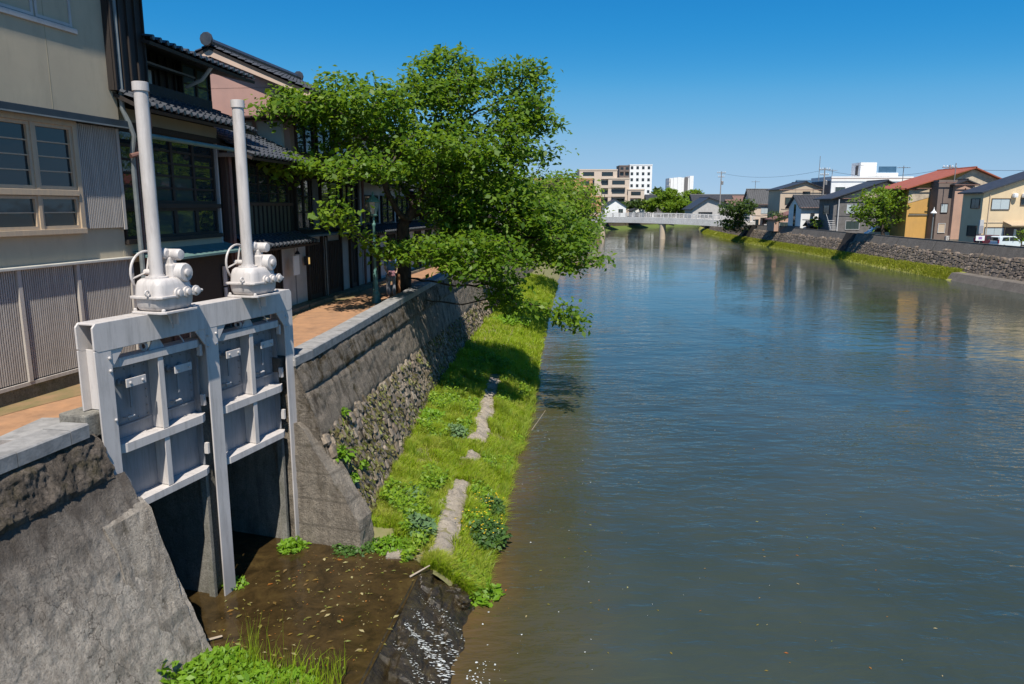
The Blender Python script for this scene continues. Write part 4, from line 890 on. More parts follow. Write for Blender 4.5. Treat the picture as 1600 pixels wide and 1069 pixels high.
def leaves_mesh(P, size, m, parent, name, up=.9):
    n = len(P); nrm = rng.normal(size=(n, 3)) * .5 + np.array([0.03, -.28, up]); nrm /= np.linalg.norm(nrm, axis=1)[:, None]
    ax = rng.normal(size=(n, 3)); ax[:, 2] -= .35; ax -= nrm * (ax * nrm).sum(1)[:, None]; ax /= np.linalg.norm(ax, axis=1)[:, None]; sd_ = np.cross(nrm, ax)
    L = size * (.45 + 1.0 * rng.random(n))[:, None]; wd = L * .29
    p0 = P; p1 = P + ax * L * .5 + sd_ * wd + nrm * L * .06; p2 = P + ax * L - nrm * L * .12; p3 = P + ax * L * .5 - sd_ * wd + nrm * L * .06
    Vv = np.stack([p0, p1, p2, p3], 1).reshape(-1, 3); Fq = np.arange(4 * n).reshape(-1, 4)
    o = meshobj(name, fastmesh(name, Vv, Fq, m), parent); return o
def lobe(px, py, Y, rx, ry, dy, w=1):
    c = atY(px, py, Y); k = Y / F * .97; return (c, (rx * k, dy, ry * k), w)
tree('cherry_tree', 'big cherry tree leaning over the promenade wall in the middle of the view', [
    lobe(690, 150, 28, 75, 62, 2.2, 1.1), lobe(800, 150, 28.5, 58, 62, 1.6, .9), lobe(835, 100, 28.5, 18, 26, .8, .18), lobe(810, 220, 28, 65, 38, 2.2, .8), lobe(560, 165, 25, 95, 42, 2.2, .8), lobe(460, 165, 24, 58, 34, 1.5, .45),
    lobe(640, 235, 26, 140, 36, 3, .9), lobe(440, 258, 22.5, 58, 20, 1.2, .4), lobe(560, 265, 23, 70, 28, 1.4, .45), lobe(720, 300, 28, 120, 70, 3, 1.2), lobe(800, 350, 28, 105, 60, 2.5, 1.3), lobe(745, 400, 25, 90, 38, 1.5, .9), lobe(880, 370, 28, 52, 42, 1.6, .55),
    lobe(640, 388, 24.5, 66, 24, .9, .6), lobe(700, 250, 27.5, 130, 60, 2.6, 1.2), lobe(690, 95, 28, 40, 24, 1, .25), lobe(848, 195, 28, 25, 30, 1, .25), lobe(925, 405, 27, 26, 14, .7, .12), lobe(900, 415, 27, 44, 14, .9, .18), lobe(820, 460, 26, 62, 32, 1.2, .55), lobe(890, 500, 26, 28, 20, .8, .18), lobe(520, 330, 22, 30, 22, .7, .14)],
    [(-4.25, 28.6, 4.3), (-4.2, 28.5, 5.0), (-4.15, 28.4, 5.8), (-4.15, 28.2, 6.5), (-4.1, 28.1, 7.1)], 4400, cherry_leaf, .205, 26, .24, spread=.25, flat=.52, kill=.36, gap=.55, clear=((548, 622, 282, 392),))
g2 = 'riverside trees past the cherry tree'
tree('riverside_tree', 'bright green tree overhanging the river just behind the big cherry tree', [lobe(855, 315, 46, 78, 52, 4, 1), lobe(895, 300, 47, 40, 30, 3, .5), lobe(895, 345, 47, 45, 52, 3, .7), lobe(850, 390, 44, 60, 40, 3, .6), lobe(800, 290, 46, 60, 30, 3, .5)],
     [(-1.9, 44, 4.2), (-1.4, 44.2, 5.2), (-.6, 44.5, 6.3), (.4, 45, 7.2)], 1500, young_leaf, .25, 20, .24, group=g2, step=.45, spread=.42, infl=5, kill=.7)
tree('riverside_tree', 'farther bright green tree whose crown reaches toward the distant bridge', [lobe(905, 335, 66, 26, 34, 4, 1), lobe(880, 305, 66, 55, 28, 4, 1), lobe(900, 385, 62, 22, 24, 3, .4)],
     [(2.2, 64, 4.2), (2.8, 64.4, 5.4), (3.8, 65, 6.8)], 900, young_leaf, .3, 20, .24, group=g2, step=.5, spread=.5, infl=6, kill=.85)
tree('riverside_tree', 'dark tree at the back of the promenade between the houses and the cherry tree', [lobe(740, 300, 50, 80, 45, 4, 1), lobe(690, 350, 46, 60, 40, 3, .8)],
     [(-4.6, 48, 4.2), (-4.4, 48, 5.6), (-4.0, 48.2, 7.0)], 900, dark_leaf, .3, 18, .22, group=g2, step=.45, spread=.45, infl=6, kill=.8)

# ------------------------------------------------------------------ grass, weeds
def blades(P, H, Wd, m, name, lean=.5, parent=None):
    n = len(P); a = rng.random(n) * 6.283; dirv = np.stack([np.cos(a), np.sin(a), np.zeros(n)], 1); ln = (lean * rng.random(n))[:, None]
    sd_ = np.stack([-np.sin(a + .8), np.cos(a + .8), np.zeros(n)], 1) * (Wd * (.6 + .8 * rng.random(n)))[:, None]
    H = H[:, None]; up = np.array([0, 0, 1.0])
    m1 = P + up * H * .6 + dirv * H * ln * .35; tp = P + up * H * (1 - .35 * ln) + dirv * H * ln
    V = np.stack([P - sd_, P + sd_, m1 + sd_ * .7, m1 - sd_ * .7, tp - sd_ * .1, tp + sd_ * .1], 1).reshape(-1, 3)
    i = np.arange(n)[:, None] * 6; Fq = np.concatenate([i + np.array([[0, 1, 2, 3]]), i + np.array([[3, 2, 5, 4]])], 0)
    o = meshobj(name, fastmesh(name, V, Fq, m), parent); return o
def bankpts(n, y0, y1, side, pw=1.0):
    out = []; hs = []
    while len(out) < n:
        y = y0 + (y1 - y0) * rng.random() ** pw; w, f, s = wat(y), interp(FOOT, y) - .1, interp(STRIP, y)
        bare = (.3 if noise.noise((y * .55, 7, 2)) > -.16 else .0) if y < 31 else .05
        if side == 'all': x = f + (w + .06 - f) * rng.random()
        if y < 14.9 and x < -2.5: continue
        if y < 14.3 and x < -1.8: continue
        if abs(x - s) < bare * (.75 + .8 * noise.noise((x * 2, y * 1.2, 4))): continue
        dn = noise.noise((x * 1.4, y * .9, 0)); 
        if dn < -.42 and rng.random() < .75: continue
        out.append((x, y, bankz(x, y) - .02)); hs.append(.07 + .12 * rng.random() + .38 * max(0, noise.noise((x * 1.5, y * 1.5, 8))) + (.10 if x > s else 0) * rng.random())
    return np.array(out), np.array(hs)
P, Hh = bankpts(120000, 13.5, 32, 'all', 1.25); stuff(blades(P, Hh, .010, grass_m, 'meadow_grass', .9), 'bright green grass covering the bank below the wall', 'grass')
P, Hh = bankpts(15000, 13.5, 32, 'all', 1.2); stuff(blades(P, Hh * 1.15, .006, dry_m, 'dry_grass', 1.1), 'pale dry stalks among the bank grass', 'grass')
P, Hh = bankpts(42000, 32, 75, 'all', 1.3); stuff(blades(P, Hh * 1.25, .018, grass_m, 'far_bank_grass', .8), 'grass on the shaded bank beneath the trees', 'grass')
P = []; Hs = []
for k in range(420):
    y = 13.8 + 19 * rng.random() ** 1.2; f_, w_ = interp(FOOT, y) + .1, wat(y); x = f_ + (w_ - f_) * rng.random() if k % 3 else w_ - .12 * rng.random()
    if y < 14.9 and x < -2.3: continue
    if abs(x - interp(STRIP, y)) < .38: continue
    hh_ = .2 + .42 * rng.random() ** 1.5
    for q in range(46): P.append((x + rng.normal() * .07, y + rng.normal() * .07, bankz(x, y) - .03)); Hs.append(hh_ * (.5 + .6 * rng.random()))
stuff(blades(np.array(P), np.array(Hs), .009, leafmat('tuft_grass', [(.2, .33, .02), (.3, .42, .03), (.36, .4, .06), (.15, .27, .03)], (.55, .66, .05), .5), 'grass_tufts', 1.1), 'long drooping grass tufts dotted over the bank', 'grass')
P = []
while len(P) < 15000:      # low broad-leafed herbs in patches
    y = 13.6 + 22 * rng.random() ** 1.3; f_, w_ = interp(FOOT, y), wat(y); x = f_ + (w_ - f_) * rng.random()
    if (y < 14.6 and x < -2.2) or abs(x - interp(STRIP, y)) < .3 or noise.noise((x * 1.1 + 5, y * .7, 1)) < .12: continue
    P.append((x, y, bankz(x, y) + .05 + .22 * rng.random()))
herb = stuff(leaves_mesh(np.array(P), .1, leafmat('herb_leaves', [(.12, .24, .02), (.2, .34, .02), (.28, .4, .03), (.09, .18, .04)], (.45, .6, .04), .45), None, 'ground_herbs', .8), 'patches of low broad leafed herbs in the bank grass', 'herbs')
# concrete strip along the bank
def sfn(u, v):
    y = 13.75 + 16.3 * v; s = interp(STRIP, y); w = .40 + .2 * noise.fractal((y * 1.3, 0, 0), 1, 2, 3); x = s + (u - .5) * 2 * w + .12 * noise.noise((y * .6, 3, 0))
    return (x, y, bankz(x, y) - (.2 if noise.noise((y * .55, 7, 2)) < -.18 else 0) + (.03 if .12 < u < .88 else -.12) + .07 * noise.fractal((x * 5, y * 5, 0), 1, 2, 4))
strip_m = concrete('pale_rubble_concrete', (.50, .43, .35), (.25, .21, .16), .35, .4, (.22, .17, .06), .9, mlo=.58)
mb = MB(); mb.grid(sfn, 16, 260); tag(mb.build('concrete_footing', strip_m, None, True), 'pale broken concrete footing strip running through the bank grass', 'footing')
tag(bx('stone_slab', strip_m, None, -2.55, -2.02, 13.78, 14.12, .6, .79, .03), 'flat pale stone slab at the far edge of the sluice pool', 'slab')
# boulders at the bank end
ROCKL = ['large wet rock under the end of the concrete footing', 'wet rock at the very tip of the bank point', 'wet rock by the pool lip beside the footing end', 'small wet rock half in the river below the point', 'wet rock next to the pale stone slab', 'wet rock under the drooping grass tuft by the river']
for i, (x, y, s) in enumerate([(-1.15, 13.35, .2), (-.95, 13.05, .17), (-1.5, 13.5, .2)]):
    bm = bmesh.new(); bmesh.ops.create_icosphere(bm, subdivisions=4, radius=.75)
    for v in bm.verts:
        q = Vector([round(c_ * 1.6) / 1.6 * .35 + c_ * .65 for c_ in v.co]); v.co = q * (1 + .35 * noise.fractal(q * 1.6 + Vector((i * 7, 0, 0)), 1, 2, 5))
    me = bpy.data.meshes.new('rock'); bm.to_mesh(me); bm.free(); me.materials.append(wet_rock); o = meshobj('edge_rock', me); o.location = (x, y, .22); o.scale = (s * 1.3, s * 1.2, s * .95); o.rotation_euler = (.3 * i, .2, .7 * i)
    tag(o, ROCKL[i], 'rock', 'rocks at the bank point')
def weed(name, label, c, r, h, n, m, size, cat='weed', flowers=0, blade=0, group=None, loc_z=None):
    z0 = loc_z if loc_z is not None else bankz(c[0], c[1]); t = thing(name, label, cat, (c[0], c[1], z0), 0, group)
    a = rng.random(n) * 6.283; rr = r * np.sqrt(rng.random(n)); x, y = rr * np.cos(a), rr * np.sin(a); z = h * (1 - .6 * (rr / r) ** 2) * (.25 + .75 * rng.random(n)) 
    leaves_mesh(np.stack([x, y, z], 1), size, m, t, 'foliage', .75)
    mb = MB()
    for k in range(10): aa = rng.random() * 6.28; q = r * .5 * rng.random(); mb.tube([(0, 0, -.05), (q * math.cos(aa), q * math.sin(aa), h * .75)], .006, 4)
    mb.build('stems', weed_m, t)
    if flowers:
        V = []; Q = []
        for k in range(flowers):
            aa = rng.random() * 6.28; q = r * math.sqrt(rng.random()); p = (q * math.cos(aa), q * math.sin(aa), h * (.8 + .35 * rng.random())); s = .022; n0 = len(V)
            V += [(p[0] - s, p[1], p[2]), (p[0], p[1] - s, p[2] + .008), (p[0] + s, p[1], p[2]), (p[0], p[1] + s, p[2] + .01)]; Q.append((n0, n0 + 1, n0 + 2, n0 + 3))
        stuff(meshobj('flowers', fastmesh('flowers', V, Q, yellow_m), t))
    return t
def wp(px, py, z=.6): p = atZ(px, py, z); return (p.x, p.y)
weed('flowering_weed', 'dark leafy weed with yellow flowers on the river side of the footing', wp(752, 815), .62, .5, 1500, weed_m, .11, flowers=42)
weed('flowering_weed', 'smaller yellow flowered weed farther up the bank edge', wp(760, 775), .45, .4, 700, weed_m, .1, flowers=22)
weed('thistle_weed', 'blue green leafy weed growing beside the pale stone slab', wp(655, 845), .32, .42, 480, mat('thistle_leaf', (.065, .13, .045), (.1, .17, .06), 9, .7), .13)
weed('thistle_weed', 'blue green weed in the middle of the near grass patch', wp(640, 800), .4, .3, 300, MATS['thistle_leaf'], .12)
weed('thistle_weed', 'grey green weed against the footing half way along', wp(712, 690), .35, .45, 420, MATS['thistle_leaf'], .11)
weed('leafy_weed', 'bright broad leafed weed at the foot of the stone wall', wp(672, 655, .9), .45, .3, 420, bright_weed, .12)
weed('leafy_weed', 'bright leafy clump in the shade edge under the tree', wp(770, 570, .7), .9, .4, 900, bright_weed, .14)
weed('leafy_weed', 'leafy clump near the water under the overhanging branches', wp(800, 505, .7), 1.2, .6, 1000, bright_weed, .18)
weed('leafy_weed', 'grassy tuft drooping over the water at the bank point', wp(748, 905, .35), .42, .35, 500, bright_weed, .14)
weed('pool_weed', 'low cress growing along the foot of the right wing wall', (-3.25, 14.35), .5, .14, 620, weed_m, .08, loc_z=.72)
weed('pool_weed', 'small weeds at the foot of the right gate post', (-4.55, 14.25), .28, .2, 260, bright_weed, .1, loc_z=.72)
weed('pool_weed', 'small weeds around the foot of the middle gate post', (-5.2, 12.75), .22, .12, 180, bright_weed, .08, loc_z=.72)
weed('pool_weed', 'low weeds at the corner between wing wall and grass', (-2.5, 14.3), .4, .2, 420, bright_weed, .09, loc_z=.72)
for i, (px, py, s) in enumerate([(526, 710, 1), (560, 728, .8), (545, 745, .6), (500, 655, .55), (668, 620, .7), (532, 642, .5)]):
    a, b_ = ray(px, py); best = None
    for k in range(140, 420):
        Y = k / 10; X = a * Y; z = EYE + b_ * Y; t_ = (4.5 - z) / 3.8
        if X > interp(TOP, Y) + (interp(FOOT, Y) - interp(TOP, Y)) * t_: continue
        best = (X, Y, z); break
    if best is None or best[1] < 15.0: best = (-3.4 - .1 * i, 15.3 + .2 * i, 2.0 + .1 * i)
    weed('wall_plant', ['fern like plant on the stone wall just above the right wing wall', 'smaller bright plant on the stone wall right of the fern', 'tiny sprout low on the stone wall above the wing tip', 'sprout at the joint under the concrete band near the gate', 'green tuft where stone wall meets grass farther along', 'little sprout on the ledge above the masonry'][i], (best[0] + .06, best[1]), .2 * s, .22 * s, int(70 * s) + 20, bright_weed, .13 * s + .03, 'plant', group='plants rooted in the river wall', loc_z=best[2] - .05)
# lush weeds at the bottom of the frame
for i, (x, y, r, h, n) in enumerate([(-4.35, 9.75, .6, .42, 1900), (-3.85, 9.5, .55, .34, 1500), (-3.3, 9.45, .5, .26, 1100), (-4.5, 9.1, .7, .4, 1500), (-3.7, 9.0, .7, .38, 1500), (-2.95, 9.1, .45, .3, 800)]):
    weed('bank_shrub', ['lush weed clump against the left wing wall at the bottom of the frame', 'lush weed clump in the middle of the bottom edge greenery', 'low weed clump at the right end of the bottom edge greenery', 'weed clump cut by the bottom edge under the left wall', 'weed clump cut by the bottom edge in front of the pool', 'sparse weed clump reaching into the pool at the bottom edge'][i], (x, y), r, h, n, bright_weed, .10, 'weeds', group='lush weeds at the bottom edge', loc_z=.8)
weed('bank_shrub', 'small yellow green sprig in front of the left wall at the bottom', (-5.02, 9.45), .22, .5, 130, bright_weed, .12, 'weeds', loc_z=.9)
P = np.stack([-4.6 + 2.1 * rng.random(900), 8.9 + 1.15 * rng.random(900), np.full(900, .78)], 1); stuff(blades(P, .25 + .4 * rng.random(900) ** 2, .006, grass_m, 'tall_grass', .5), 'tall grass stems rising from the bottom edge weeds', 'grass')
P = np.stack([-3.85 + .12 * rng.normal(size=60), 9.95 + .1 * rng.normal(size=60), np.full(60, .8)], 1); tag(blades(P, .5 + .5 * rng.random(60), .006, grass_m, 'reed_tuft', .25), 'tall thin reed tuft standing before the middle gate post', 'reeds')
# sticks
for i, (a, c2, r_) in enumerate([((-5.25, 10.75, .76), (-4.75, 11.0, .78), .03), ((-1.95, 13.0, .76), (-1.6, 13.3, .84), .02), ((.68, 24.5, .1), (1.2, 25.6, .5), .008)]):
    tag(MB().tube([a, c2], [r_, r_ * .6], 6).build('driftwood', mat('drift_wood', (.4, .33, .25)), None), ['pale branch lying in the dark water by the left wing wall', 'thin stick lying across the lip of the pool', 'thin bare twig sticking out over the river from the bank'][i], 'stick')

# ------------------------------------------------------------------ right bank
par_m = concrete('parapet_concrete', (.23, .20, .17), (.09, .075, .06), .5, 0, pit=.4, scale=.35)
rw = thing('embankment_wall', 'long stone and concrete embankment wall on the far right bank', 'river wall')
def rx(y, off): return interp(RT, y) + off
RY = [40, 60, 70, 80, 90, 100, 108.5]
def rband(name, m_, yy, o0, z0, o1, z1):
    vs = []
    for y in yy: vs += [(rx(y, o0), y, z0), (rx(y, o1), y, z1)]
    return MB().add(vs, [(2 * i, 2 * i + 1, 2 * i + 3, 2 * i + 2) for i in range(len(yy) - 1)]).build(name, m_, rw)
segs = [[40, 60, 80, 100, 110.5], [114.5, 130, 150, 163], [169, 190, 218, 240, 263, 300]]
for sg in segs:
    L = []; y = sg[0]
    while y < sg[-1] - 1:
        y1 = min(y + 9.5, sg[-1]); L.append((y, y1)); y = y1
    for y0, y1 in L:
        rband('parapet_panel', par_m, [y0 + .03, y1 - .03], -.62, 2.62, -.05, 3.84)
        bx('parapet_cap', stone_cap, rw, 0, 0, 0, 0, 0, 0) if False else None
        MB().add([(rx(y0, -.08), y0, 3.842), (rx(y1, -.08), y1, 3.842), (rx(y1, .22), y1, 3.842), (rx(y0, .22), y0, 3.842), (rx(y0, -.08), y0, 3.9), (rx(y1, -.08), y1, 3.9), (rx(y1, .22), y1, 3.9), (rx(y0, .22), y0, 3.9)], [(0, 3, 2, 1), (4, 5, 6, 7), (0, 1, 5, 4), (1, 2, 6, 5), (2, 3, 7, 6), (3, 0, 4, 7)]).build('parapet_cap', par_m, rw)
    rband('parapet_back', par_m, [sg[0], sg[-1]], .2, 2.95, .2, 3.84); rband('masonry_backing', mortar, sg, -1.62, .5, -.68, 2.66)
    rband('ledge', par_m, sg, -.8, 2.66, -.5, 2.67)
shade_m = concrete('shade_black_concrete', (.045, .04, .036), (.02, .018, .016), .5, 0, pit=.3, scale=.4)
for y0, y1 in ((110.5, 114.5), (163, 169)):     # flush panels between the stone sections, a recess's shade painted in as near-black
    rband('shade_panel', shade_m, [y0, y1], -1.66, .5, -.6, 2.64); rband('shade_panel', shade_m, [y0, y1], -.6, 2.64, -.05, 3.84); rband('outlet_back', par_m, [y0, y1], .2, 2.95, -.05, 3.84)
SV = []; SQ = []; rockv = [(np.array([v.co for v in me.vertices]), [tuple(p.vertices) for p in me.polygons]) for me in rocks]
for sg in segs:
    y = sg[0]
    while y < min(sg[-1], 220):
        z = .75; cw = random.uniform(.35, .75)
        while z < 2.5:
            h = random.uniform(.3, .55); t_ = (z + h / 2 - .5) / 2.15; x = rx(y, -1.62 + .94 * t_); vv, ff = random.choice(rockv); n = len(SV); ca = random.uniform(-.25, .25)
            for q in vv:
                yy, zz = q[0] * cw * 1.05, q[2] * h * 1.0; SV.append((x - q[1] * .42 + zz * .42 + random.uniform(-.02, .02), y + cw / 2 + yy * math.cos(ca) - zz * math.sin(ca), z + h / 2 + zz * math.cos(ca) + yy * math.sin(ca)))
            SQ += [tuple(n + k for k in f_) for f_ in ff]; z += h * .95
        y += cw * .97
me = bpy.data.meshes.new('rubble_stones'); me.from_pydata(SV, [], SQ); me.materials.append(stone_far); stuff(meshobj('rubble_stones', me, rw))
mb = MB()
for i, y in enumerate(range(78, 301, 4)):
    w_ = interp(RW, y); f_ = rx(y, -1.4)
    for k in range(6):
        x = f_ + (w_ - .3 - f_) * k / 5; mb.v.append((x, y, .92 - 1.15 * (k / 5) ** 1.8 + .1 * noise.noise((x, y * .5, 0))))
n_ = len(range(78, 301, 4)); mb.f = [(i * 6 + k, i * 6 + k + 1, i * 6 + k + 7, i * 6 + k + 6) for i in range(n_ - 1) for k in range(5)]
struct(mb.build('right_bank', mat('dry_bank', (.34, .31, .08), (.25, .27, .04), .9, .95, .4), smooth=True))
P = []; Hs = []
for k in range(42000):
    y = 79 + 150 * rng.random() ** 1.3; f_, w_ = rx(y, -1.5), interp(RW, y); q = rng.random(); x = f_ + (w_ - .1 - f_) * q
    if noise.noise((x * .7, y * .25, 3)) < -.42: continue
    P.append((x, y, .85 - 1.1 * q ** 1.8)); Hs.append(.2 + .3 * rng.random())
stuff(blades(np.array(P), np.array(Hs), .045, leafmat('sunny_bank_grass', [(.27, .31, .02), (.35, .36, .03), (.22, .28, .02), (.4, .36, .09)], (.5, .52, .04), .4), 'right_bank_grass', .8), 'yellow green grass strip along the far right bank', 'grass')
mb = MB(); vs = []
for y in (40, 60, 79): vs += [(interp(RW, y) - .1, y, -.15), (interp(RW, y) + .55, y, .78), (rx(y, -1.4), y, .86)]
mb.add(vs, [(3 * i + k, 3 * i + k + 1, 3 * i + k + 4, 3 * i + k + 3) for i in range(2) for k in range(2)]); tag(mb.build('concrete_revetment', par_m, None), 'dark sloping concrete revetment at the water edge, far right', 'revetment')
asph = mat('asphalt', (.06, .06, .06), (.045, .045, .045), 3, .95)
mb = MB(); mb.add(*strip_poly(lambda y: rx(y, .3), lambda y: rx(y, 5.2), [40, 83, 172, 218], ZR + .012, ZR + .012)); struct(mb.build('riverside_road', asph))

# ------------------------------------------------------------------ buildings of the right bank and the distance
def bwin(parent, face, a0, a1, z0, z1, fm, gm, W, Dp, panes=2):
    """window on 'front' (y=0, towards camera) or 'river' (x=0) face of a box-shaped building in local axes"""
    def bb(nm, m_, p0, p1, q0, q1, d0, d1, par): return bx(nm, m_, par, p0, p1, -d1, -d0, q0, q1) if face == 'front' else bx(nm, m_, par, -d1, -d0, p0, p1, q0, q1)
    mb = MB(); fw = .07
    for (p0, p1, q0, q1) in ((a0, a1, z0, z0 + fw), (a0, a1, z1 - fw, z1), (a0, a0 + fw, z0 + fw, z1 - fw), (a1 - fw, a1, z0 + fw, z1 - fw)):
        if face == 'front': mb.box(p0, p1, -.1, .02, q0, q1)
        else: mb.box(-.1, .02, p0, p1, q0, q1)
    o = mb.build('window', fm, parent); w = (a1 - a0 - 2 * fw) / panes
    for k in range(panes): bb('pane', gm, a0 + fw + k * w + (.03 if k else 0), a0 + fw + (k + 1) * w, z0 + fw, z1 - fw, .02, .05, o)
    return o
win_f = mat('brown_window_frame', (.06, .04, .035), (.05, .035, .03), 5, .5); win_w = mat('pale_window_frame', (.5, .5, .5), (.42, .42, .42), 5, .5)
def gable_house(name, label, x, y, W, Dp, he, rise, wall_m, roof_m, ridge='y', cat='house', over=.45, base=ZR, apex=None, rz=0, group=None, thick=.16):
    """near-left corner at x,y; W inland (x), Dp away (y); ridge 'y': gable faces the camera, 'x': gable faces the river"""
    t = thing(name, label, cat, (x, y, base), rz, group); bx('wall', wall_m, t, 0, W, 0, Dp, 0, he)
    ap = W / 2 if apex is None else apex
    if ridge == 'y':
        MB().prism([(0, he), (W, he), (ap, he + rise)], 0, Dp, 'y').build('gable', wall_m, t)
        for (xa, xb) in ((0, ap), (W, ap)):
            sl = rise / abs(xb - xa); s = -1 if xa < xb else 1; xo = xa + s * over; zo = he - over * sl
            MB().prism([(xo, zo + .01), (ap, he + rise + .01), (ap, he + rise + .01 + thick), (xo, zo + .01 + thick)], -over, Dp + over, 'y').build('roof', roof_m, t)
        MB().tube([(ap, -over, he + rise + thick), (ap, Dp + over, he + rise + thick)], .14, 6).build('ridge', roof_m, t)
    elif ridge == 'x':
        ap = Dp / 2; MB().prism([(0, he), (Dp, he), (ap, he + rise)], 0, W, 'x').build('gable', wall_m, t)
        for ya in (0, Dp):
            sl = rise / ap; s = -1 if ya == 0 else 1; yo = ya + s * over; zo = he - over * sl
            MB().prism([(yo, zo + .01), (ap, he + rise + .01), (ap, he + rise + .01 + thick), (yo, zo + .01 + thick)], -over, W + over, 'x').build('roof', roof_m, t)
            mb = MB(); n = int((W + 2 * over) / .5)
            for k in range(n):
                xx = -over + (k + .5) * (W + 2 * over) / n; mb.tube([(xx, yo, zo + thick + .03), (xx, ap, he + rise + thick + .03)], .07, 5)
            stuff(mb.build('roof_tile_rolls', roof_m, t))
        MB().tube([(-over, ap, he + rise + thick), (W + over, ap, he + rise + thick)], .16, 6).build('ridge', roof_m, t)
    else:
        bx('parapet', wall_m, t, -.06, W + .06, -.06, Dp + .06, he + .001, he + .3)
    return t
red_tile = mat('red_tile', (.36, .10, .05), (.28, .08, .045), 2, .6, .2); slate = mat('far_black_tile', (.045, .048, .055), (.03, .032, .038), 1.5, .5, .2); blue_roof = mat('blue_metal_roof', (.05, .12, .2), (.04, .1, .17), 1, .4)
cream = mat('cream_siding', (.66, .52, .33), (.60, .47, .30), .8, .85, .04); orange = mat('ochre_wall', (.58, .33, .09), (.5, .29, .09), .5, .9, .05, dirt=.25); brown = mat('brown_siding', (.19, .145, .125), (.15, .115, .1), .8, .85)
pinkw = mat('faded_pink_wall', (.48, .30, .22), (.4, .26, .2), .8, .9, .05, dirt=.2); patch_w = mat('peeling_wall', (.62, .52, .38), (.34, .28, .21), .9, .95, .2); beige_f = mat('far_beige', (.52, .42, .31), (.46, .37, .28), .5, .9); greyw = mat('grey_weathered_boards', (.16, .15, .15), (.11, .105, .1), 1.5, .9)
# right-most cream house
def h1():
    c = atY(1533, 340, 88.5); t = gable_house('cream_house', 'cream two storey house with black roof at the right edge', c.x, 88.5, 15, 4.0, 6.4, 3.0, cream, slate, 'y', apex=9)
    def wx(px): return atY(px, 340, 88.5).x - c.x
    def wz(px, py): return atY(px, py, 88.5).z - ZR
    bwin(t, 'front', wx(1546), wx(1575), wz(1560, 328), wz(1560, 310), win_f, glass_p, 0, 0); bwin(t, 'front', wx(1591), wx(1612), wz(1595, 321), wz(1595, 310), win_f, glass_g, 0, 0)
    bwin(t, 'front', wx(1540), wx(1571), wz(1555, 372), wz(1555, 355), win_f, glass_p, 0, 0)
    bwin(t, 'river', .5, 2.2, wz(1515, 326), wz(1515, 310), win_f, glass_g, 0, 0); bwin(t, 'river', .6, 2.4, wz(1510, 370), wz(1510, 353), win_f, glass_g, 0, 0)
    o = bx('door', win_f, t, wx(1573), wx(1606), -.06, -.001, 0, 2.3); bx('door_glass', glass_p, o, wx(1586), wx(1590), -.08, -.061, .2, 2.1)
    MB().prism([(-1.6, 2.5), (-1.6, 2.6), (-.001, 3.05), (-.001, 2.95)], wx(1568), wx(1612), 'x').build('porch_roof', mat('tan_porch', (.5, .38, .25)), t)
    for px_ in (1580, 1595): MB().lathe((wx(px_), -.25, wz(px_, 306)), [(.3, -.2), (.32, .0), (.3, .25), (.1, .3)], 8).build('vent_hood', white_wall, t)
    MB().tube([(wx(1543), -.08, .2), (wx(1543), -.08, 6.2)], .05, 6).build('downpipe', beige_f, t)
    bx('meter_box', win_w, t, wx(1529) + .1, wx(1535) + .1, -.25, -.001, 1.9, 3.2)
    MB().prism([(-.2, 2.85), (-.2, 2.92), (15.1, 2.92), (15.1, 2.85)], -.06, -.003, 'y').build('belt_course', beige_f, t)
h1()
def fit(t, W, he, front=True, n_ac=1, cable=True):
    mb = MB(); mb.tube([(-.35, -.42, he - .1), (W + .3, -.42, he - .1)], .07, 6); mb.build('gutter', pipe_br, t); MB().tube([(W - .25, -.1, .1), (W - .25, -.1, he - .2)], .05, 5).build('downpipe', win_w, t)
    for k in range(n_ac):
        o = bx('air_conditioner', win_w, t, W * .62 + k * 1.2, W * .62 + .85 + k * 1.2, -.42, -.06, .15, .8, .03); MB().ring((W * .62 + .35 + k * 1.2, -.43, .48), .22, .02, 'y', 12, 5).build('fan_grille', steel, o)
    if cable: MB().tube([(.3, -.06, he * .52), (W * .5, -.06, he * .5), (W - .3, -.06, he * .54)], .03, 4).build('wall_cable', flash_m, t)
    bx('foundation', par_m, t, -.04, W + .04, -.04, .3, 0, .35)
t = gable_house('brown_tower_house', 'narrow dark brown flat topped house left of the cream house', atY(1463, 330, 102).x, 102, 2.4, 1.95, 8.0, 0, brown, slate, 'flat')
bwin(t, 'front', .5, 1.5, 3.9, 5.2, win_f, glass_p, 0, 0); bwin(t, 'front', .4, 1.4, 1.2, 2.5, win_w, beige_f, 0, 0, 1); bx('gutter', white_wall, t, 2.15, 2.25, -.12, -.062, 0, 7.6)
t = gable_house('pink_wall_house', 'narrow faded pink house squeezed beside the brown tower', atY(1489, 330, 101.4).x, 101.4, 2.6, 2.5, 7.7, .5, pinkw, slate, 'y'); bx('downpipe', pipe_br, t, 1.3, 1.4, -.1, -.002, 0, 7.2)
c = atY(1417, 330, 104); t = gable_house('ochre_house', 'ochre walled house with red tiled gable roof', c.x, 104, 15, 8, 7.3, 2.6, orange, red_tile, 'y', apex=8.6, over=.7)
MB().prism([(.02, 5.2), (4.3, 6.4), (4.3, 7.28), (.02, 7.28)], -.04, -.001, 'y').build('peeling_plaster', patch_w, t); MB().prism([(4.3, 7.35), (15, 7.35), (8.6, 9.8)], -.05, -.002, 'y').build('gable_plaster', patch_w, t)
MB().tube([(.2, -.1, 3.6), (4.1, -.1, 3.6)], .05, 5).build('wall_cable', pipe_m, t); bx('lower_roof', red_tile, t, -1.2, 1.2, -.3, 7, 7.05, 7.2)
bwin(t, 'river', 2, 4, 4.2, 5.6, win_f, glass_g, 0, 0)
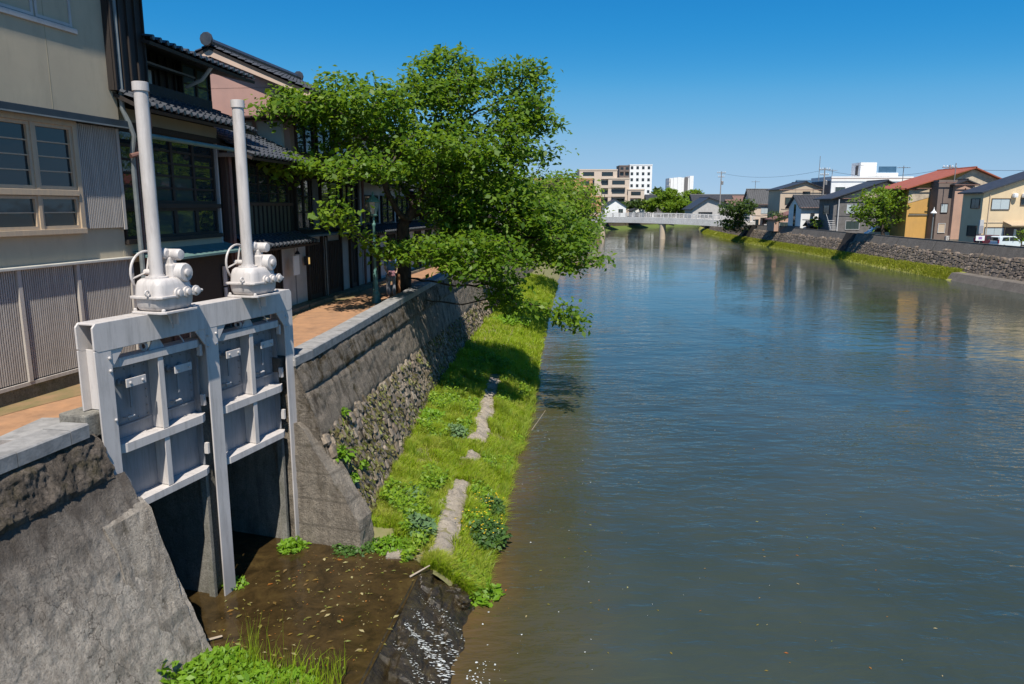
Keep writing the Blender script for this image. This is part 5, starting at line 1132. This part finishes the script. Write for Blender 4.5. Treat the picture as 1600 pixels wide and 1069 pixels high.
c = atY(1302, 330, 127); t = gable_house('grey_board_house', 'dark boarded house with cream gable behind the small tree', c.x, 127, 16, 6, 6.2, 2.8, greyw, slate, 'y', apex=8.5, over=.8)
MB().prism([(1, 6.25), (15.5, 6.25), (8.5, 8.8)], -.05, -.002, 'y').build('gable_plaster', beige_f, t); bwin(t, 'front', 2.2, 4.4, 3.6, 5.2, win_w, glass_p, 0, 0, 3); bwin(t, 'front', 2.2, 4.6, .9, 2.4, win_w, glass_g, 0, 0, 3); bx('white_pole', win_w, t, .6, .75, -.5, -.35, 0, 6); bwin(t, 'river', 1.5, 4, 3.4, 5, win_f, glass_g, 0, 0)
c = atY(1302, 352, 123.5); t = thing('outdoor_stairs', 'grey outdoor stairs rising beside the dark boarded house', 'stairs', (c.x - .2, 123.5, ZR))
for k in range(9): bx('tread', win_w, t, -.1 + k * .02, 1.2, .25 * k, .25 * k + .27, .3 * k, .3 * k + .08)
bx('stringer', pipe_m, t, -.16, -.1, 0, 2.4, 0, .1); MB().tube([(-.12, 0, 1), (-.12, 2.4, 3.6)], .03, 5).build('handrail', win_w, t)
c = atY(1298, 300, 148); t = gable_house('white_block', 'white flat roofed concrete building with rooftop stair tower', c.x, 148, 16, 10, 10.3, 0, white_wall, slate, 'flat')
for a0, a1 in ((.8, 2.8), (3.6, 4.8), (7, 9)): bwin(t, 'front', a0, a1, 7.2, 8.6, win_w, glass_g, 0, 0); bwin(t, 'front', a0, a1, 4, 5.4, win_w, glass_g, 0, 0)
o = bx('stair_tower', white_wall, t, 6.4, 9.6, 2, 6, 10.31, 13.4); bx('rooftop_room', white_wall, t, 9.7, 14, 2, 7, 10.31, 11.4); bx('tower_window', win_f, o, 6.3, 6.39, 3, 4, 11, 12.8); bx('solar_panel', blue_roof, t, 10, 13.5, 1.9, 1.95, 11.5, 12.6); bx('river_face', greyw, t, -.04, -.001, .3, 9.7, 1, 9.8)
c = atY(1252, 330, 137); t = gable_house('white_storehouse', 'white plastered storehouse with black tiled roof and narrow dark window', c.x, 137, 5.6, 6.2, 4.7, 2.0, white_wall, slate, 'x', over=.55)
bx('tall_window', glass_d, t, -.05, -.001, 2.6, 3.6, .6, 5.2); bx('stone_base', greyw, t, -.08, -.002, -.05, 6.2, 0, 1.2); bx('balcony_lamp', flash_m, t, 1.7, 2.3, -.5, -.05, 3.0, 3.6)
t = gable_house('storehouse_porch', 'small tiled gate roof in front of the white storehouse', c.x + .4, 133.5, 3.0, 1.8, 1.5, .5, wood_dark, slate, 'x', 'porch')
c = atY(1219, 310, 152); t = gable_house('beige_back_house', 'beige house with low dark gable behind the storehouse', c.x, 152, 9, 7, 8.2, 1.4, beige_f, slate, 'y', apex=5); bwin(t, 'front', 1, 2.6, 5.2, 6.6, win_f, glass_g, 0, 0); bwin(t, 'front', 4.5, 6, 6.6, 7.8, win_f, glass_d, 0, 0)
c = atY(1255, 310, 160); gable_house('blue_roof_house', 'house with blue metal roof behind the storehouse', c.x, 160, 5, 7, 8.4, 1.8, brown, blue_roof, 'x')
c = atY(1210, 345, 146); t = gable_house('red_shed', 'low shed with dark red lean to roof left of the storehouse', c.x, 146, 5, 4, 2.3, 1.6, pinkw, mat('dull_red_roof', (.2, .1, .09)), 'y', 'shed', apex=4.5); bwin(t, 'front', 1, 3, .7, 1.8, win_w, glass_g, 0, 0)
c = atY(1172, 340, 172); t = gable_house('steep_roof_house', 'small pinkish house with steep black roof near the bridge end', c.x, 172, 5.2, 5.5, 5.4, 3.2, mat('pale_pink_siding', (.62, .5, .4), (.56, .45, .37), .6, .9), slate, 'x', over=.4)
bwin(t, 'front', 2.4, 4.1, 3.2, 4.6, win_w, glass_p, 0, 0); bwin(t, 'front', .6, 2, .5, 1.9, win_f, glass_d, 0, 0); bx('door', wood_red, t, 2.9, 3.8, -.08, -.001, 0, 2); bx('door_canopy', slate, t, 2.4, 4.4, -1, -.002, 2.2, 2.3)
c = atY(1082, 330, 225); t = gable_house('bridgehead_house', 'low house with grey gable and wide black roof beyond the bridge', c.x, 225, 14, 10, 4.4, 3.0, plaster_w, slate, 'y', apex=4.6, over=.9)
bwin(t, 'front', 1.8, 6, 1.6, 3.2, win_f, glass_d, 0, 0, 3); bwin(t, 'front', 8, 9.4, 2.2, 3.2, win_w, glass_g, 0, 0)
c = atY(1085, 315, 262); gable_house('far_house', 'far black roofed house behind the bridgehead house', c.x, 262, 20, 10, 5.5, 3.4, brown, slate, 'x')
c = atY(945, 325, 246); t = gable_house('far_white_house', 'small white house with black roof behind the left end of the bridge', c.x, 246, 7, 9, 3.4, 2.2, white_wall, slate, 'y', base=ZP, over=.4); bwin(t, 'front', 4.5, 6, 1.4, 2.6, win_f, glass_g, 0, 0)
c = atY(1012, 318, 300); gable_house('far_house', 'far dark roofed house right of the brown apartments', c.x, 300, 12, 10, 5, 3, greyw, slate, 'x', base=ZP)
c = atY(1140, 330, 245); gable_house('far_house', 'far house with brownish roof right of the utility pole', c.x, 245, 9, 9, 4.5, 2.4, brown, mat('far_brown_roof', (.2, .12, .1)), 'x')
for o_ in [o for o in COL.objects if o.parent is None and o.get('category') == 'house' and o.location.x > 40 and o.location.y > 90 and o.location.y < 180 and abs(o.location.z - ZR) < .01]:
    w_ = [c_ for c_ in o_.children if c_.name.startswith('wall') and not c_.name.startswith('wall_')]
    if w_: xs_ = [v.co.x for v in w_[0].data.vertices]; zs_ = [v.co.z for v in w_[0].data.vertices]; fit(o_, max(xs_), max(zs_), n_ac=2 if max(xs_) > 6 else 1, cable=max(xs_) > 4)
# apartment blocks
def block(name, label, px, py, Y, W, Dp, hgt, wall_m, floors, bays, base=ZP, rz=0, balc=True, dark=.6, glassm=glass_d):
    c = atY(px, py, Y); t = thing(name, label, 'apartment building', (c.x, Y, base), rz); bx('wall', wall_m, t, 0, W, 0, Dp, 0, hgt); fh = hgt / floors
    for f_ in range(floors):
        for k in range(bays):
            a0 = (k + .18) * W / bays; a1 = (k + .18 + dark) * W / bays; z0, z1 = f_ * fh + fh * .35, f_ * fh + fh * .85
            o = bx('window', win_f, t, a0, a1, -.06, -.001, z0, z1); bx('pane', glassm, o, a0 + .1, a1 - .1, -.08, -.061, z0 + .1, z1 - .1)
            if balc: bx('balcony', wall_m, o, a0 - .2, a1 + .2, -1.1, -.9, z0 - fh * .3, z0 + .05); bx('balcony_slab', wall_m, o, a0 - .2, a1 + .2, -.9, -.062, z0 - fh * .32, z0 - fh * .25)
    bx('roof_edge', wall_m, t, -.15, W + .15, -.15, Dp + .15, hgt + .001, hgt + .5); return t
tan_b = mat('tan_tile_facade', (.60, .49, .39), (.54, .45, .37), .3, .85); or_b = mat('orange_tile_facade', (.50, .27, .13), (.44, .25, .13), .3, .85)
block('apartment_block', 'tan five storey apartment building, tallest part of the stepped block', 905, 300, 300, 15, 12, 17.5, tan_b, 5, 2)
block('apartment_block', 'tan middle part of the stepped apartments', 950, 300, 299, 8.5, 12, 14.2, tan_b, 4, 1)
block('apartment_block', 'tan lower right part of the stepped apartments', 981, 310, 298, 6.5, 12, 9.8, tan_b, 3, 1)
block('apartment_tower', 'white nine storey apartment tower against the sky', 983, 300, 420, 12.5, 13, 26, white_wall, 8, 4, balc=False, dark=.45)
block('apartment_tower', 'brownish balcony wing on the left of the white tower', 967, 300, 421, 5.8, 12, 25.6, brown, 8, 2)
block('orange_block', 'orange tiled low rise building peeking over the riverside trees', 836, 290, 262, 20, 12, 12.6, or_b, 4, 4)
block('orange_block', 'lower orange tiled wing beside the orange low rise', 905, 310, 258, 7.5, 12, 6.5, or_b, 2, 1)
c = atY(1041, 300, 560); t = thing('white_tank_building', 'distant white ribbed building with scaffold on its left side', 'building', (c.x, 560, ZP))
for k in range(5): bx('wall_panel', white_wall, t, 2 + k * 3, 4.9 + k * 3, -.8 * math.sin(k * .8), 14, 0, 25 - .3 * abs(k - 2))
bx('dark_recess', greyw, t, 13.0, 15.6, -1.4, -.9, 0, 25); bx('wall_panel', white_wall, t, 17.1, 20, 0, 14, 0, 26)
for k in range(4): MB().tube([(k * .9, -.6, 0), (k * .9, -.6, 24)], .14, 5).build('scaffold_pole', steel, t)
for k in range(7): MB().tube([(0, -.6, 3 + k * 3.2), (2.8, -.6, 3 + k * 3.2)], .12, 5).build('scaffold_ledger', steel, t)

for k, (px, Y, W_, he_, rm, wm, lab) in enumerate([(1100, 285, 12, 6.5, slate, beige_f, 'far beige house with black roof behind the utility pole'), (1150, 262, 10, 6.2, MATS['far_brown_roof'], white_wall, 'far pale house with brown roof near the steep roofed house'), (1062, 330, 13, 7.5, slate, greyw, 'far grey house rising above the trees beyond the bridge'), (1190, 210, 8, 6.0, slate, beige_f, 'beige back house right of the steep black roof'), (988, 270, 8, 3.4, slate, white_wall, 'low far house behind the middle of the bridge railing')]):
    c = atY(px, 325, Y); t = gable_house('far_house', lab, c.x, Y, W_, 8, he_, 2.2, wm, rm, 'x' if k % 2 else 'y'); bwin(t, 'front', 1.2, 3.2, he_ - 2.2, he_ - .8, win_f, glass_d, 0, 0); bwin(t, 'front', W_ - 3.4, W_ - 1.6, he_ - 2.2, he_ - .8, win_f, glass_d, 0, 0)
# ------------------------------------------------------------------ far bridge
A, C2 = Vector((54.5, 167, 0)), Vector((14, 217, 0)); dv = (C2 - A); Lb = dv.length; ang = math.atan2(dv.y, dv.x)
conc_w = concrete('bridge_concrete', (.85, .82, .78), (.5, .46, .42), .25, 0, pit=.2, scale=.2)
br = thing('road_bridge', 'pale concrete bridge on slender piers crossing the river in the distance', 'bridge', A, ang)
def dz(t): return 3.55 + .75 * 4 * t * (1 - t) * .8
n = 24; 
def sweep(name, y0, y1, z0, z1, m_, par, t0=0, t1=1):
    mb = MB(); vs = []
    for i in range(n + 1):
        t_ = t0 + (t1 - t0) * i / n; x = Lb * t_; zz = dz(t_); vs += [(x, y0, zz + z0), (x, y1, zz + z0), (x, y1, zz + z1), (x, y0, zz + z1)]
    fs = [(4 * i + k, 4 * i + (k + 1) % 4, 4 * i + 4 + (k + 1) % 4, 4 * i + 4 + k) for i in range(n) for k in range(4)] + [(3, 2, 1, 0), tuple(4 * n + k for k in range(4))]
    return mb.add(vs, fs).build(name, m_, par)
sweep('deck', 0.4, 4.6, .2, .9, conc_w, br); sweep('edge_girder', 0, .38, -.4, 1.05, conc_w, br); sweep('edge_girder', 4.62, 5, -.4, 1.05, conc_w, br)
for y in (.05, 4.8):
    for z0, z1 in ((1.95, 2.08), (1.62, 1.7), (1.3, 1.38)): sweep('rail', y, y + .12, z0, z1, conc_w, br)
    for k in range(27):
        t_ = (k + .3) / 27; bx('rail_post', conc_w, br, Lb * t_ - .1, Lb * t_ + .1, y - .02, y + .14, dz(t_) + 1.05, dz(t_) + 2.1)
for px, py in ((1068, 372), (982, 368)):
    p = atZ(px, py, 0); t_ = max(.1, min(.9, (p - A).dot(dv) / Lb ** 2)); x = Lb * t_
    pr_ = empty('pier', (x, 2.5, 0), 0, br)
    MB().tube([(0, 1.7, -1.4), (0, 1.7, dz(t_) - .66)], .75, 14).build('column', beige_f, pr_, True); bx('cap', beige_f, pr_, -1.0, 1.0, -2.4, 2.4, dz(t_) - .65, dz(t_) + .19, .08)

# ------------------------------------------------------------------ trees and plants on the right and far away
def ball(px, py, Y, rx_, ry_, name, label, leafm, natt, size, base=ZR, cat='tree', tr=.16, per=9, dxy=(0, 0), group=None):
    c = atY(px, py, Y); k = Y / F; r = (rx_ * k, rx_ * k * .9, ry_ * k)
    h = max(.5, (c.z - base) * .6)
    path = [(c.x + dxy[0], Y, base), (c.x + dxy[0] * .7, Y, base + h * .5), (c.x + dxy[0] * .3, Y, base + h)]
    return tree(name, label, [((c.x, c.y, c.z), r, 1), ((c.x - r[0] * .45, c.y, c.z - r[2] * .2), (r[0] * .6, r[1] * .7, r[2] * .6), .5), ((c.x + r[0] * .4, c.y, c.z + r[2] * .25), (r[0] * .55, r[1] * .6, r[2] * .7), .5)],
                path, natt, leafm, size, per, tr, cat, group, step=.4, spread=.34, infl=6, kill=.6)
ball(1376, 322, 106, 44, 34, 'street_tree', 'bright green round tree standing by the road on the right bank', young_leaf, 650, .42, tr=.22, dxy=(.8, 0))
ball(1154, 326, 160, 30, 17, 'street_tree', 'green tree at the right end of the far bridge', dark_leaf, 420, .5, tr=.2)
ball(1148, 348, 161, 24, 14, 'hanging_shrub', 'dark shrub hanging over the wall at the bridge end', dark_leaf, 220, .5, base=2.5, cat='shrub')
ball(1040, 312, 255, 24, 20, 'far_tree', 'green tree left of the bridgehead house behind the bridge', young_leaf, 330, .8, group='trees beyond the bridge')
ball(1060, 322, 245, 26, 14, 'far_tree', 'low leafy tree right behind the bridge railing', young_leaf, 300, .8, group='trees beyond the bridge')
ball(1018, 322, 262, 14, 12, 'far_tree', 'yellowish tree beside the tan apartments', young_leaf, 160, .8, group='trees beyond the bridge')
ball(1028, 303, 310, 12, 10, 'far_tree', 'dark tree in front of the distant roofs', dark_leaf, 150, .9, group='trees beyond the bridge')
ball(1082, 303, 290, 16, 8, 'far_tree', 'tree top showing over the roof of the bridgehead house', young_leaf, 150, .9, group='trees beyond the bridge')
ball(965, 322, 285, 40, 8, 'hedge', 'hedge line in front of the tan apartments', dark_leaf, 260, .8, base=ZP, cat='hedge')
ball(1281, 349, 131, 11, 6, 'round_shrub', 'bright clipped shrub in front of the white storehouse', young_leaf, 130, .3, cat='shrub', tr=.06)
ball(1598, 366, 80, 14, 17, 'corner_shrub', 'green shrub at the right edge beside the parked car', young_leaf, 160, .3, cat='shrub', tr=.06)
ball(1207, 340, 150, 8, 12, 'dark_conifer', 'dark narrow tree beside the small pinkish house', dark_leaf, 120, .4, tr=.1)
ball(1000, 318, 266, 14, 9, 'far_tree', 'small dark tree between the tan apartments and the bridge rail', dark_leaf, 130, .8, group='trees beyond the bridge')
ball(1098, 322, 238, 13, 9, 'far_tree', 'green garden tree in front of the bridgehead house', young_leaf, 130, .7, group='trees beyond the bridge')
ball(1218, 338, 141, 9, 9, 'garden_tree', 'small dark garden tree by the red shed', dark_leaf, 110, .4, tr=.08)
# palm
c = atY(1273, 338, 132.5); t = thing('palm_tree', 'small palm in front of the white storehouse wall', 'palm', (c.x, 132.5, ZR)); MB().tube([(0, 0, 0), (.05, 0, 1.4), (0, 0, 2.5)], [.16, .12, .13], 8).build('trunk', bark, t)
pl_ = []
for k in range(16):
    a = k * .8; el = random.uniform(-.5, .9); mb = MB(); d1 = Vector((math.cos(a) * math.cos(el), math.sin(a) * math.cos(el), math.sin(el))); sdv = Vector((-math.sin(a), math.cos(a), 0)); p0 = Vector((0, 0, 2.5))
    mb.add([p0 - sdv * .04, p0 + sdv * .04, p0 + d1 * .6 + sdv * .3, p0 + d1 * 1.05 + sdv * .12 - Vector((0, 0, .15)), p0 + d1 * 1.05 - sdv * .12 - Vector((0, 0, .15)), p0 + d1 * .6 - sdv * .3], [(0, 1, 2, 3, 4, 5)]); mb.build('frond', dark_leaf, t)

# ------------------------------------------------------------------ utility poles, lamps, antennas
pole_m = mat('pole_concrete', (.30, .27, .25), (.24, .22, .2), 2, .9)
def pole(px, pyb, pyt, Y, label, arms=2, r=.17, name='utility_pole', cat='utility pole', m_=None, tr=True):
    c = atY(px, pyb, Y); h = atY(px, pyt, Y).z - ZR; t = thing(name, label, cat, (c.x, Y, ZR)); MB().tube([(0, 0, 0), (.0, 0, h)], [r, r * .65], 8).build('shaft', m_ or pole_m, t)
    for k in range(arms):
        z = h - .4 - k * 1.0; bx('crossarm', steel, t, -1.1 + .3 * k, 1.1 - .3 * k, -.06, .06, z, z + .12)
        for x in (-.9, -.4, .4, .9): MB().lathe((x * (1 - .25 * k), 0, z + .12), [(.05, 0), (.09, .1), (.05, .25)], 6).build('insulator', white_wall, t)
    if tr: MB().lathe((.35, 0, h - 3.2), [(.25, 0), (.27, .05), (.27, .8), (.2, .9)], 10).build('transformer', steel, t)
    return Vector((c.x, Y, ZR + h - .4))
w1_ = pole(1124, 335, 268, 186, 'tall utility pole at the right end of the far bridge')
w2_ = pole(1284, 330, 262, 142, 'utility pole with crossarms rising behind the storehouse', tr=True)
w3_ = pole(1477, 330, 258, 112, 'utility pole showing above the red tiled roof')
w4_ = Vector((75, 82, w3_.z + .6))
def wire(a, b_, label, sag=1.2):
    pts = [a.lerp(b_, k / 14) - Vector((0, 0, sag * 4 * (k / 14) * (1 - k / 14))) for k in range(15)]; tag(MB().tube(pts, .022, 4).build('overhead_wire', flash_m, None), label, 'wire')
wire(w1_, w2_, 'overhead wire between the bridge end pole and the storehouse pole'); wire(w2_, w3_, 'overhead wire from the storehouse pole to the pole by the red roof'); wire(w3_, w4_, 'overhead wire leaving the frame on the right')
def antenna(px, pyb, pyt, Y, label, yag=True):
    a, b_ = atY(px, pyb, Y), atY(px, pyt, Y); t = thing('roof_antenna', label, 'antenna', a, 0, 'antennas on the right bank roofs'); h = b_.z - a.z; MB().tube([(0, 0, 0), (0, 0, h)], .06, 5).build('mast', steel, t)
    if yag:
        MB().tube([(-.9, 0, h - .3), (.9, 0, h - .3)], .04, 4).build('boom', steel, t)
        for k in range(5): MB().tube([(-.8 + .4 * k, -.5, h - .3), (-.8 + .4 * k, .5, h - .3)], .03, 4).build('element', steel, t)
antenna(1279, 283, 244, 150, 'tall thin mast beside the storehouse pole', False); antenna(1300, 276, 264, 149, 'antenna on the left end of the white block'); antenna(1340, 276, 256, 149, 'antenna mast near the stair tower'); antenna(1410, 285, 259, 120, 'antenna standing above the round tree')
antenna(1491, 284, 255, 100, 'thin dark mast rising from the ochre house', False); antenna(1180, 296, 282, 174, 'antenna on the steep black roof')
c = atY(1455, 372, 93); t = thing('street_lamp', 'slim grey street lamp with white shade behind the far parapet', 'street lamp', (c.x, 93, ZR)); MB().tube([(0, 0, 0), (0, 0, 4.0)], [.09, .05], 8).build('post', pipe_m, t); MB().lathe((0, 0, 3.95), [(.36, 0), (.3, .12), (.12, .3), (.04, .55), (.02, .75)], 12).build('lamp_shade', white_wall, t, True); MB().lathe((0, 0, 3.75), [(.08, 0), (.12, .1), (.1, .19)], 8).build('bulb', glass_p, t, True)
c = atY(1531, 372, 84); t = thing('road_sign', 'small white road sign plate in front of the cream house', 'sign', (c.x, 84, ZR)); MB().tube([(0, 0, 0), (0, 0, 2.3)], .04, 6).build('post', pipe_m, t); bx('plate', white_wall, t, -.5, .5, -.08, -.05, .95, 1.5); bx('purple_mark', mat('purple_mark', (.35, .2, .5)), t, -.2, .2, -.09, -.081, 1.1, 1.38); bx('upper_plate', mat('grey_plate', (.3, .3, .33)), t, -.25, .25, -.08, -.05, 1.75, 2.6)
# cars
tyre = mat('tyre_rubber', (.02, .02, .02), (.025, .025, .025), 5, .9); tail = mat('tail_light', (.5, .03, .06), (.45, .02, .05), 5, .3)
def car(label, x, y, rz, col, prof, glassp, L, Wc=1.6, wr=.3):
    t = thing('parked_car', label, 'car', (x, y, ZR + .012), rz); cm = mat('car_paint_%.2f' % col[0], col, tuple(k * .96 for k in col), 2, .25); o = MB().prism(prof, -Wc / 2, Wc / 2, 'y').build('body', cm, t, bevel=.07)
    for nm, g_ in glassp:
        for s in (-1, 1): MB().prism(g_, s * Wc / 2 - .01 * s, s * (Wc / 2 + .012), 'y').build(nm, glass_d, t)
    for xx in (L * .18, L * .8):
        for s in (-1, 1):
            w = empty('wheel', (xx, s * (Wc / 2 - .05), wr), 0, t); MB().lathe((0, 0, 0), [(wr * .6, -.1), (wr, -.09), (wr, .09), (wr * .6, .1)], 16, 'y').build('tyre', tyre, w, True); MB().lathe((0, s * .0, 0), [(wr * .58, -.105), (wr * .58, .105)], 12, 'y').build('rim', steel, w)
    for s in (-1, 1):
        bx('tail_light', tail, t, -.025, .04, s * Wc / 2 - (.2 if s > 0 else 0), s * Wc / 2 + (.2 if s < 0 else 0), .75, 1.15); bx('headlight', glass_p, t, L - .06, L + .02, s * .5 - .15, s * .5 + .15, .6, .78)
    bx('windscreen', glass_d, t, prof[4][0] - .02 if False else L * .63, L * .64, -.6, .6, 1.02, 1.25); bx('rear_window', glass_d, t, -.02, -.005, -.62, .62, 1.0, 1.4); bx('bumper', cm, t, -.08, .0, -.78, .78, .3, .55, .03); return t
hatch = [(0, .3), (0, .95), (.12, 1.42), (.35, 1.5), (1.9, 1.5), (2.55, .98), (3.3, .85), (3.45, .6), (3.4, .3)]
c = atY(1553, 376, 82.5); car('silver blue hatchback parked behind the far parapet by the cream house', c.x, 82.5, R(4), (.62, .70, .74), hatch, [('side_window', [(.35, 1.0), (.45, 1.4), (1.15, 1.42), (1.15, 1.0)]), ('side_window', [(1.22, 1.0), (1.22, 1.42), (1.85, 1.4), (2.35, 1.0)])], 3.45)
van = [(0, .3), (0, 1.0), (.08, 1.75), (.25, 1.85), (2.3, 1.85), (2.95, 1.15), (3.35, 1.0), (3.4, .3)]
c = atY(1392, 366, 108.5); car('white van parked under the round tree on the right bank', c.x, 109, R(178), (.78, .78, .79), van, [('side_window', [(.25, 1.1), (.3, 1.65), (1.2, 1.68), (1.2, 1.1)]), ('side_window', [(1.3, 1.1), (1.3, 1.68), (2.2, 1.66), (2.7, 1.12)])], 3.4)
c = atY(1546, 380, 86); car('dark maroon car half hidden behind the hatchback', c.x - 1.2, 86.2, R(4), (.08, .02, .03), hatch, [('side_window', [(.35, 1.0), (.45, 1.4), (1.85, 1.4), (2.35, 1.0)])], 3.45)
